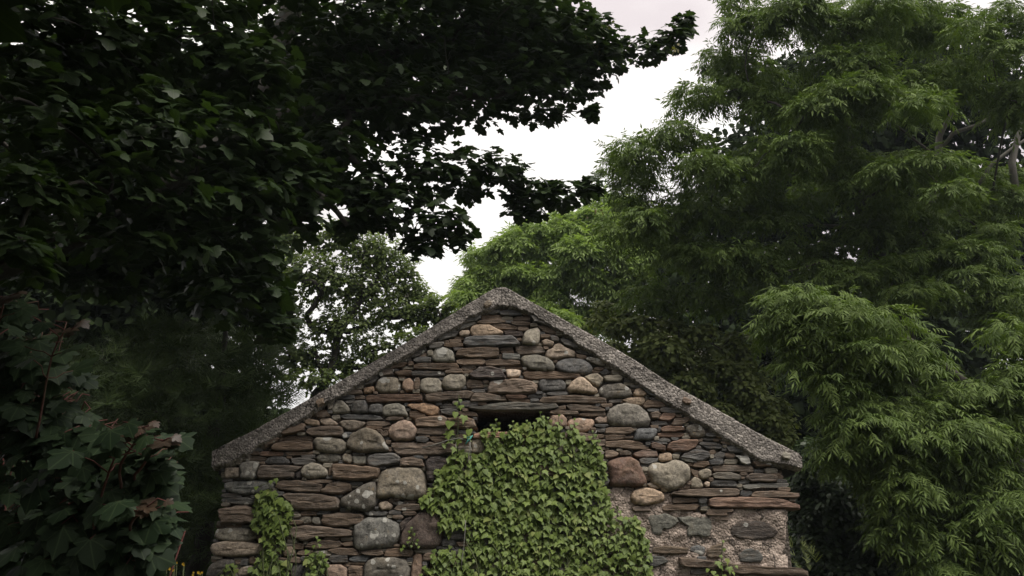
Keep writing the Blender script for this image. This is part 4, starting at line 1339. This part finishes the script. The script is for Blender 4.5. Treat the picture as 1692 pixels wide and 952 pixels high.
# ------------------------------------------------------------------ small-leaved trees
def leafy(name, label, root_px, root_y, Y, clumps, mat, bark, temps, per, size, n_twig, r0, trunk=None, cat="tree", shell=.3, up=.9, n_parts=0, droop=.5, wob=.1, tip=.006, big=.03, cull=None, upb=.35, sub=0):
    rp = P(root_px, root_y, Y); gz = ground_h(rp[0], Y)
    r = empty(name, (rp[0], Y, gz), label, cat)
    pos, dirs, cents = [], [], []
    for q_ in clumps:
        cx, cy, rx, ry = q_[:4]; yy_ = Y + (q_[4] if len(q_) > 4 else rng.uniform(-.4, .4) * Y * .05)
        n = int(rx * ry * per) + 3
        if sub:
            for _ in range(sub):
                th = rng.uniform(0, 2 * math.pi); rr_ = rng.uniform(.25, .85)
                f = rng.uniform(.34, .52)
                p, d, c = clump(cx + rx * rr_ * math.cos(th), cy + ry * rr_ * math.sin(th), rx * f, max(ry * f * 1.05, 11), yy_ - rng.uniform(-.3, 1) * rx * mpp(cx, cy, yy_) * .8, max(4, int(n * 1.0 / sub)), 1.0, shell, upb)
                pos.append(p); dirs.append(d)
            p, d, c = clump(cx, cy, rx * .8, ry * .8, yy_ + .3, int(n * .22), 1.0, .2, upb)
        else:
            p, d, c = clump(cx, cy, rx, ry, yy_, n, 1.0, shell, upb)
        pos.append(p); dirs.append(d); cents.append(c)
    pos, dirs = np.vstack(pos), np.vstack(dirs)
    k = sky_ok(pos)
    if cull is not None: k &= cull(pos)
    pos, dirs = pos[k], dirs[k]; n = len(pos)
    nrm = UP * up + dirs * .5 + N3(n) * .35 + np.array([0, -.15, 0])
    tipd = dirs + N3(n) * .45 - UP * droop
    build_leaves(r, temps, pos, frames(nrm, tipd), rng.uniform(size[0], size[1], n), mat, n_parts)
    top = max(c[2] for c in cents)
    if trunk is None:
        trunk = [(rp[0], Y, gz - .2), (rp[0] + rng.normal(0, .15), Y + .1, gz + (top - gz) * .45), (np.mean([c[0] for c in cents]), Y, gz + (top - gz) * .8)]
    tg = cents + [pos[i] for i in rng.integers(0, n, n_twig)]
    grow(r, trunk, r0, r0 * .22, tg, bark, tip, wob, .05, big)
    return r, pos

def oak_gaps(p):
    x, y, _ = project(p)
    v = np.array([mnoise.noise(Vector((a * .06, b * .075, 3))) + .9 * mnoise.noise(Vector((a * .17, b * .17, 9))) for a, b in zip(x, y)])
    low = np.clip((y - 470) / 160, 0, 1) * .30
    return v > -.30 + low * .5
OY = 17.0
leafy("spreading_tree", "airy small-leaved tree with crooked dark limbs behind the left roof slope", 515, 800, OY,
      [(480, 395, 50, 32), (555, 395, 65, 36), (620, 420, 60, 40), (670, 460, 48, 38), (720, 510, 38, 24), (600, 480, 85, 48), (520, 460, 75, 48), (455, 440, 40, 40), (660, 525, 65, 36), (560, 545, 80, 42), (500, 590, 55, 34), (620, 580, 60, 26), (470, 530, 40, 36), (690, 560, 40, 20), (560, 605, 50, 22), (745, 508, 14, 14), (470, 610, 40, 26), (520, 630, 55, 22), (590, 610, 50, 22), (735, 525, 26, 18), (700, 520, 40, 24), (450, 580, 30, 30), (755, 520, 22, 14), (690, 490, 40, 22)],
      M['oak'], M['bark_dark'], OVAL_T, 1.6, (.052, .092), 480, .15,
      [P(505, 860, OY), P(520, 660, OY), P(548, 615, OY), P(556, 560, OY), P(590, 500, OY), P(640, 440, OY)], shell=.1, cull=oak_gaps, wob=.14, tip=.0105, big=.06)

leafy("light_green_tree", "light green bushy tree rising behind the roof apex", 900, 760, 21.0,
      [(850, 415, 50, 38), (805, 440, 40, 34), (785, 478, 34, 32), (915, 395, 55, 32), (975, 410, 55, 40), (875, 470, 60, 34), (945, 465, 55, 32), (1010, 470, 50, 40), (765, 492, 12, 16), (935, 372, 45, 22), (1000, 375, 45, 30), (830, 500, 55, 26), (920, 510, 60, 28), (985, 525, 50, 24), (1040, 430, 40, 40), (1020, 350, 40, 34), (1060, 390, 40, 36), (1080, 460, 40, 30)],
      M['bright'], M['bark_grey'], COMP_L, .46, (.26, .40), 60, .26, shell=.55, upb=.9, sub=5, tip=.012, big=.06)

leafy("hawthorn_tree", "small-leaved hawthorn with a few cream blossoms behind the right roof slope", 1160, 860, 14.0,
      [(1060, 555, 70, 32), (1130, 580, 80, 36), (1205, 590, 55, 36), (1090, 620, 80, 36), (1180, 640, 80, 40), (1250, 640, 45, 45), (1220, 705, 60, 36), (1270, 750, 50, 36), (1020, 528, 45, 26), (1150, 690, 70, 40), (1050, 590, 50, 30), (1290, 700, 40, 40)],
      M['hawthorn'], M['bark_dark'], OVAL_T, .95, (.06, .11), 120, .18, shell=.5, upb=.9, sub=6, up=.6, tip=.008, big=.05)
hw = bpy.data.objects["hawthorn_tree"]
q_ = np.array([P(x, y, 13.0) for x, y in ((1095, 540), (1092, 547), (1151, 580), (1158, 583), (1166, 588), (1105, 562), (1132, 610))])
q_ = np.repeat(q_, 7, 0) + N3(len(q_) * 7) * np.array([.05, .1, .03])
build_leaves(hw, OVAL_T, q_, frames(UP + N3(len(q_)) * .5 + [0, -.5, 0], N3(len(q_))), rng.uniform(.02, .04, len(q_)), M['cream'], 0, stuff_name="blossom")

leafy("dark_bush", "dark leafy bush growing against the right end of the wall", 1400, 952, 10.0,
      [(1340, 780, 36, 40), (1380, 840, 60, 50), (1450, 890, 80, 60), (1355, 920, 46, 50), (1330, 850, 26, 50), (1430, 820, 60, 46), (1500, 950, 80, 50), (1400, 960, 80, 40), (1345, 745, 30, 25)],
      M['bush'], M['bark_dark'], OVAL_T, .55, (.05, .09), 60, .05, cat="bush", shell=.4, tip=.004)

# ------------------------------------------------------------------ the two ash trees on the right
AY = 12.5
UPPER = """1240,50,75,48 1330,40,95,50 1450,45,100,55 1560,60,100,60 1660,50,75,60 1220,10,30,30 1195,105,48,30 1165,165,66,30 1250,165,85,40 1345,205,92,50 1230,115,60,34 1400,120,80,45 1470,165,100,45 1560,140,95,45 1655,170,75,50
1060,245,68,30 1130,232,72,30 1185,285,85,38 1060,305,62,38 1290,265,75,38 1350,255,80,40 1130,362,95,42 1215,345,75,36 1290,345,75,36 1050,385,62,38 1020,275,30,24
1440,285,90,36 1540,295,100,42 1650,310,70,50 1580,350,85,30 1640,400,70,30 1130,440,95,38 1240,435,75,36 1340,420,75,30 1430,380,60,30 1510,430,60,26 1590,440,70,36 1090,500,70,26 1180,490,70,28 1480,470,70,30 1400,455,60,28 1660,470,60,40 1480,400,60,26 1540,500,80,28 1640,530,60,30 1435,330,60,26 1470,440,60,24 1500,360,50,24 1300,490,60,24 1350,320,60,30"""
upc = [tuple(map(float, q_.split(','))) for q_ in UPPER.split()]
upc = [(a, b, c, d, (a % 7 - 3) * .25 + (.8 if b > 300 else 0)) for a, b, c, d in upc]
leafy("ash_tree", "tall ash filling the upper right with tiers of feathery green leaves", 1480, 900, AY, upc, M['ash'], M['bark_dark'], COMP + COMP_L, .125, (.19, .29), 130, .22,
      [P(1500, 950, AY + 1), P(1500, 560, AY + 1), P(1445, 420, AY + .9), P(1420, 330, AY + .9), P(1410, 250, AY + .8), P(1390, 150, AY + .6), P(1370, 60, AY + .4)], shell=.72, n_parts=300, upb=1.1, droop=.6, sub=5, wob=.09, tip=.008, big=.035)
ash = bpy.data.objects["ash_tree"]
for pl, rr in ((((1505, 480), (1548, 300), (1552, 225), (1568, 195), (1585, 165)), (.11, .10, .075, .05, .03)), (((1545, 260), (1575, 220), (1620, 205), (1660, 175), (1700, 160)), (.05, .05, .042, .035, .02)),
               (((1600, 330), (1640, 270), (1680, 240), (1720, 215)), (.05, .045, .04, .03)), (((1680, 330), (1672, 270), (1685, 210), (1705, 180)), (.09, .08, .06, .05)), (((1430, 380), (1380, 374), (1340, 372), (1290, 385)), (.06, .045, .03, .015)),
               (((1410, 250), (1380, 262), (1330, 270), (1290, 300)), (.05, .04, .03, .015)), (((1440, 420), (1460, 350), (1490, 300), (1530, 250)), (.06, .05, .04, .02))):
    b = Tubes(); b.add([P(x, y, AY + 1.0) for x, y in pl], np.array(rr) * .75, 8); b.build("branch", M['bark_grey'], ash)

LY = 9.2
LOWER = """1340,508,92,38 1400,548,105,42 1480,590,75,30 1325,580,60,42 1420,625,85,38 1470,690,110,42 1415,750,62,38 1555,720,100,44 1645,710,70,46 1625,655,55,30 1670,560,36,40 1540,800,95,44
1645,820,80,50 1590,890,85,44 1475,790,62,38 1665,925,50,40 1500,860,60,36 1440,690,70,40 1690,640,40,60 1400,700,50,34 1560,950,70,30 1540,650,40,24 1600,770,60,34 1380,590,60,30 1290,540,40,26"""
loc = [tuple(map(float, q_.split(','))) for q_ in LOWER.split()]
loc = [(a, b, c, d, (a % 5 - 2) * .22) for a, b, c, d in loc]
leafy("ash_tree", "lower ash at the right with drooping pinnate leaves nearest to the stone wall", 1720, 950, LY, loc, M['ash'], M['bark_dark'], COMP, .095, (.17, .26), 110, .10,
      [P(1740, 1100, LY), P(1700, 800, LY), P(1620, 650, LY + .2), P(1500, 560, LY + .3), P(1400, 540, LY + .2)], shell=.70, n_parts=300, upb=1.0, droop=.65, sub=9, wob=.09, tip=.006, big=.03)

# ------------------------------------------------------------------ woods far behind, one dark mass each side
def wood(name, clumps, Y, per):
    r = empty(name, tuple(np.array([P(clumps[0][0], 900, Y)[0], Y, 0])))
    r['kind'] = 'stuff'
    pos, dirs = [], []
    for (cx, cy, rx, ry, dy) in clumps:
        n = int(rx * ry * per)
        p, d, c = clump(cx, cy, rx, ry, Y + dy, n, .6, .2, .2)
        pos.append(p); dirs.append(d)
    pos, dirs = np.vstack(pos), np.vstack(dirs); k = sky_ok(pos, 2) & (pos[:, 2] > .1); pos, dirs = pos[k], dirs[k]; n = len(pos)
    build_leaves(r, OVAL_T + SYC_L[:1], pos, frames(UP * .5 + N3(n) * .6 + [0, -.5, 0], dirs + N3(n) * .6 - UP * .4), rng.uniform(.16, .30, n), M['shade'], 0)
wood("background_wood", [(1500, 160, 230, 150, 0), (1330, 300, 180, 150, 0), (1600, 400, 200, 180, 1), (1250, 520, 200, 110, 1), (1450, 600, 250, 170, 0), (1600, 800, 200, 200, 0), (1350, 800, 150, 200, 0), (1180, 400, 130, 90, 2), (1300, 150, 80, 60, 3), (1160, 620, 130, 90, 0), (1260, 880, 200, 130, 0), (1850, 450, 220, 260, 0), (1850, 800, 220, 200, 0), (2150, 500, 220, 300, 0)], 19.0, .20)
wood("background_wood", [(100, 500, 240, 140, 0), (330, 480, 150, 130, 0), (150, 700, 260, 150, 0), (350, 780, 130, 160, 0), (100, 250, 260, 160, 2), (330, 250, 200, 140, 3), (120, 900, 260, 120, -1), (440, 500, 40, 60, 3)], 15.0, .20)
# unseen ring of leaves added behind the camera to block low sky light
r_ = empty("background_wood", (0, -13.0, 0)); r_['kind'] = 'stuff'
n = 9000
a_ = rng.uniform(math.pi * 1.02, math.pi * 1.98, n); rr_ = rng.uniform(12, 16, n)
p = np.column_stack([rr_ * np.cos(a_), rr_ * np.sin(a_), rng.uniform(0, 1, n) ** .9 * (8.5 + 2.0 * np.sin(a_ * 7))])
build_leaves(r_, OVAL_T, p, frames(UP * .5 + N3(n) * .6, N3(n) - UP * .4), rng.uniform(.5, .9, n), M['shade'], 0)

# ------------------------------------------------------------------ ivy on the wall
def ivy(label, poly, n, size, root_px, sprigs=(), n_parts=300, bare=(), thick=.06, dens_top=None):
    r0 = wp(*root_px)
    r = empty("ivy_plant", (r0[0], YW - .06, 0.0), label, "ivy")
    pos, sc = [], []
    if poly:
        xs = [p[0] for p in poly]; ys = [p[1] for p in poly]
        # best-candidate sampling keeps the leaves shingled evenly
        got = np.zeros((0, 2)); tries = 0
        cand = np.column_stack([rng.uniform(min(xs), max(xs), n * 14), rng.uniform(min(ys), max(ys), n * 14)])
        jit = np.array([[5 * mnoise.noise(Vector((a * .05, b * .05, 1))), 5 * mnoise.noise(Vector((a * .05, b * .05, 8)))] for a, b in cand])
        ok = inpoly(cand[:, 0] + jit[:, 0], cand[:, 1] + jit[:, 1], poly)
        for bp in bare: ok &= ~inpoly(cand[:, 0] + jit[:, 0], cand[:, 1] + jit[:, 1], bp)
        cand = cand[ok][:n]
        for (x, y) in cand:
            pos.append(wp(x, y) - np.array([0, .03 + thick * rng.random() ** 1.2, 0]))
            small = .78 if y > 860 and rng.random() < .7 else 1.0
            sc.append(rng.uniform(*size) * small)
    st = Tubes()
    for path, leaves, s in sprigs:
        pp = [wp(x, y) - np.array([0, .075, 0]) for x, y in path]
        st.add(pp, np.linspace(.005, .0022, len(pp)), 5)
        for (x, y, k) in leaves:
            pos.append(wp(x, y) - np.array([0, .085, 0])); sc.append(k * s)
            d = [np.linalg.norm(p - pos[-1]) for p in pp]
            st.add([pp[int(np.argmin(d))], pos[-1]], [.0022, .0018], 4)
    if poly:
        for k in range(14):
            i = rng.integers(0, len(pos)); a = np.array([pos[i][0] + rng.normal(0, .15), YW - .06, pos[i][2] - rng.uniform(.5, 1.0)])
            c_ = curve(a, pos[i], 8, .08); c_[:, 1] = np.minimum(c_[:, 1], YW - .06); st.add(c_, np.linspace(.007, .003, 8), 5)
    pos = np.array(pos); sc = np.array(sc); n = len(pos)
    nrm = np.array([0, -1.0, .62]) + N3(n) * [.28, .12, .24]
    tipd = np.array([0, -.25, -1.0]) + N3(n) * [.42, .1, .2]
    tint = np.clip(rng.beta(2, 2, n), 0, .999)
    build_leaves(r, IVY_T, pos, frames(nrm, tipd), sc, M['ivy'], n_parts, tint=tint)
    st.build("stems", M['green_stem'], r, 'stuff')
    return r

MAIN = pts("796,714 806,706 830,712 860,706 880,702 892,694 906,700 925,708 945,712 962,722 985,738 998,765 1000,800 1004,830 1012,850 1022,862 1042,846 1060,866 1070,895 1076,920 1074,965 694,965 698,936 716,912 736,904 742,888 726,868 732,852 716,846 698,836 696,824 710,814 716,800 722,788 714,776 736,764 748,752 756,742 768,748 790,750 800,742 794,728")
top_leaves = [(762, 663, .5), (754, 668, .6), (763, 673, .8), (754, 684, .9), (768, 690, 1.05), (745, 699, 1.1), (776, 712, 1.0), (744, 715, 1.25), (771, 721, 1.15), (760, 728, 1.0), (748, 729, .9), (735, 736, .7), (752, 742, .9), (740, 722, .6)]
edge = []
for (x, y, h) in ((820, 705, 10), (848, 706, 8), (893, 695, 12), (923, 702, 14), (948, 706, 12), (978, 724, 10), (984, 735, 14), (870, 703, 6), (812, 712, 8), (1018, 850, 12), (905, 700, 8)):
    edge.append(([(x + 2, y + 14), (x, y), (x - 1, y - h)], [(x, y - h, .45), (x + 4, y - h * .4, .7), (x - 4, y - h * .1, .75), (x + 3, y + 5, 1.0)], .055))
ivy("large ivy mass hanging under the dark slot opening down the middle of the wall", MAIN, 3200, (.040, .073), (880, 952),
    [([(757, 752), (757, 728), (758, 700), (758, 676), (759, 656)], top_leaves, .075)] + edge, 300,
    bare=[pts("776,727 796,724 800,746 780,750"), pts("745,872 770,868 776,902 748,905 738,896")])
ivy("narrow ivy column climbing the left corner of the wall", pts("428,812 436,806 458,814 470,824 484,834 482,868 476,896 468,918 476,934 482,965 412,965 418,932 436,918 440,902 430,884 424,862 425,836"), 300, (.05, .085), (450, 952),
    [([(460, 830), (452, 812), (446, 800), (430, 806)], [(428, 806, .6), (452, 796, .7), (460, 793, .8), (436, 812, .6)], .06)], 200)
ivy("small ivy sprig right of the narrow ivy column", pts("508,922 524,910 544,916 545,935 536,965 512,965 504,945"), 70, (.04, .06), (525, 952),
    [([(526, 940), (525, 915), (526, 890)], [(527, 887, .6), (531, 892, .7), (522, 902, .7), (532, 900, .7), (512, 910, .9), (534, 912, .9)], .05)], 90)
ivy("tiny ivy sprig on the dark boulder left of the large ivy", None, 0, (.03, .04), (680, 910),
    [([(672, 906), (684, 896), (682, 876), (681, 872)], [(682, 872, .7), (678, 878, .8), (686, 882, .8), (679, 888, .9), (692, 892, .9), (676, 895, .8), (690, 898, .8), (670, 902, .8), (666, 907, .9), (694, 903, .7), (682, 902, .7)], .035)], 20)
ivy("thin ivy sprig on the pale mortar near the right corner", None, 0, (.03, .04), (1190, 960),
    [([(1189, 965), (1189, 930), (1190, 900), (1191, 893)], [(1191, 894, .5), (1193, 907, .6), (1187, 918, .6), (1182, 928, 1.1), (1198, 924, 1.0), (1201, 937, 1.2), (1186, 934, .9), (1207, 945, .7), (1175, 944, .8), (1166, 940, .7), (1180, 950, .9), (1192, 950, .9), (1200, 955, .8), (1212, 935, .6)], .055)], 20)
ivy("low ivy sprig at the bottom left corner of the wall", pts("368,945 385,932 396,924 398,938 392,952 386,965 362,965"), 32, (.04, .065), (385, 960), (), 40)

# ------------------------------------------------------------------ cord tied with twine beside the opening
cd = empty("cord", tuple(wp(775, 735)), "grey cord tied with turquoise twine hanging at the ivy top left of the slot", "cord")
def front(path, o_=.10): return [wp(x, y) - np.array([0, o_, 0]) for x, y in path]
t = Tubes(); t.add(front([(700, 743), (720, 738), (740, 731), (760, 727), (774, 732)]), [.005] * 5, 6); t.build("strand", M['cord'], cd)
t = Tubes(); t.add(front([(776, 730), (777, 745), (775, 758), (774, 768)], .12), [.004] * 4, 6); t.build("strand", M['cord'], cd)
t = Tubes(); t.add(front([(778, 731), (779, 748), (778, 765)], .12), [.0035] * 3, 6); t.build("strand", M['cord'], cd)
t = Tubes(); t.add(front([(770, 738), (775, 731), (773, 727), (779, 725), (776, 732), (782, 723)], .125), [.005, .008, .009, .009, .008, .004], 6); t.build("knot", M['twine'], cd)
t = Tubes(); t.add(front([(771, 862), (770, 880), (768, 905), (765, 925), (764, 941)], .17), [.004] * 5, 5)
hs = empty("dry_stem", tuple(wp(768, 940)), "bare grey stem hanging in front of the lower part of the large ivy", "stem")
t.build("stem", M['cord'], hs)

# ------------------------------------------------------------------ weeds and yellow flowers at the left foot of the wall
wd = empty("weeds", (-2.9, 6.9, ground_h(-2.9, 6.9))); wd['kind'] = 'stuff'
n = 5200
x = rng.uniform(-5.2, -2.35, n); y = rng.uniform(5.6, 8.6, n)
base = np.array([ground_h(a, b) for a, b in zip(x, y)])
pos = np.column_stack([x, y, base + rng.uniform(0, .75, n) * np.clip(.55 + .6 * np.array([mnoise.noise(Vector((a * 1.5, b * 1.5, 0))) for a, b in zip(x, y)]), .15, 1.2) + np.clip((x + 2.35) * -.5, 0, .2)])
build_leaves(wd, OVAL_T, pos, frames(N3(n) * .6 + [0, -.7, .6], N3(n) * .5 + [0, 0, .5]), rng.uniform(.06, .13, n), M['weed'], 0)
n = 2600
x = rng.uniform(2.4, 4.2, n); y = rng.uniform(6.4, 9.5, n); base = np.array([ground_h(a, b) for a, b in zip(x, y)])
pos = np.column_stack([x, y, base + rng.uniform(0, 1.0, n)])
wd2 = empty("weeds", (3.2, 8.0, ground_h(3.2, 8.0))); wd2['kind'] = 'stuff'
build_leaves(wd2, OVAL_T, pos, frames(N3(n) * .6 + [0, -.7, .6], N3(n) * .5 + [0, 0, .5]), rng.uniform(.06, .12, n), M['weed'], 0)
flower_mesh = {}
pv, pf = [], []
for k in range(6):
    a = k * math.pi / 3; c_, s_ = math.cos(a), math.sin(a)
    b = len(pv)
    for (u, v, zz) in ((0, 0, 0), (.010, .012, .004), (0, .026, .008), (-.010, .012, .004)):
        pv.append((u * c_ - v * s_, zz - .4 * 0, u * s_ + v * c_))
    pf += [(b, b + 1, b + 2), (b, b + 2, b + 3)]
me_p = mesh_py("petals", [(a, -b, c) for a, b, c in pv], pf, M['yellow'])
ts = Tubes(); ts.add([(0, 0.02, -.45), (.01, .01, -.2), (0, .004, 0)], [.003, .003, .002], 5)
me_s = mesh_py("stem", ts.V, ts.F, M['green_stem'], True)
for (px, py) in ((224, 912), (264, 939), (275, 941), (281, 940), (289, 926), (292, 930), (303, 932), (304, 934), (320, 946), (319, 950), (331, 948), (328, 946), (286, 942), (334, 946)):
    p = P(px, py, 6.15)
    f = empty("yellow_flower", tuple(p), "small yellow wildflower in the weeds left of the wall", "flower", "yellow wildflowers left of the wall")
    a = bpy.data.objects.new("petals", me_p); link(a); a.parent = f; a.scale = (rng.uniform(.28, .48),) * 3
    a = bpy.data.objects.new("stem", me_s); link(a); a.parent = f
# fern fronds at the right end of the wall
fr = empty("fern_plant", tuple(wp(1335, 950)), "pale green fern frond tuft at the foot of the right wall corner", "fern")
q_ = np.array([P(1308 + k * 5, 905 + (k * 13) % 40, 7.6) for k in range(9)])
build_leaves(fr, SPRAY, q_, frames(N3(9) * .3 + [0, -.8, .5], N3(9) * .4 + [-.1, -.2, .8]), rng.uniform(.12, .22, 9), M['hawthorn'], 9, part_name="frond")
# ------------------------------------------------------------------ thin bluish volume added to lift the dark tones
hb = bmesh.new(); bmesh.ops.create_cube(hb, size=1.0)
hm, hnt, hN, hL = new_mat("black_lift_volume")
ho_ = hN("ShaderNodeOutputMaterial"); hv = hN("ShaderNodeVolumePrincipled")
hv.inputs["Color"].default_value = (0.78, 0.88, 1.0, 1); hv.inputs["Density"].default_value = 0.0007
hL(hv.outputs[0], ho_.inputs["Volume"])
hme = bpy.data.meshes.new("black_lift_haze"); hb.to_mesh(hme); hb.free(); hme.materials.append(hm)
hz = obj("black_lift_haze", hme, None, 'stuff'); hz.location = (0, 5, 14); hz.scale = (900, 900, 32)
print("stones", n_parts, "fills", len(fills), "left", len(left_over), "objects", len(bpy.data.objects), "tris", sum(len(m.polygons) for m in bpy.data.meshes))
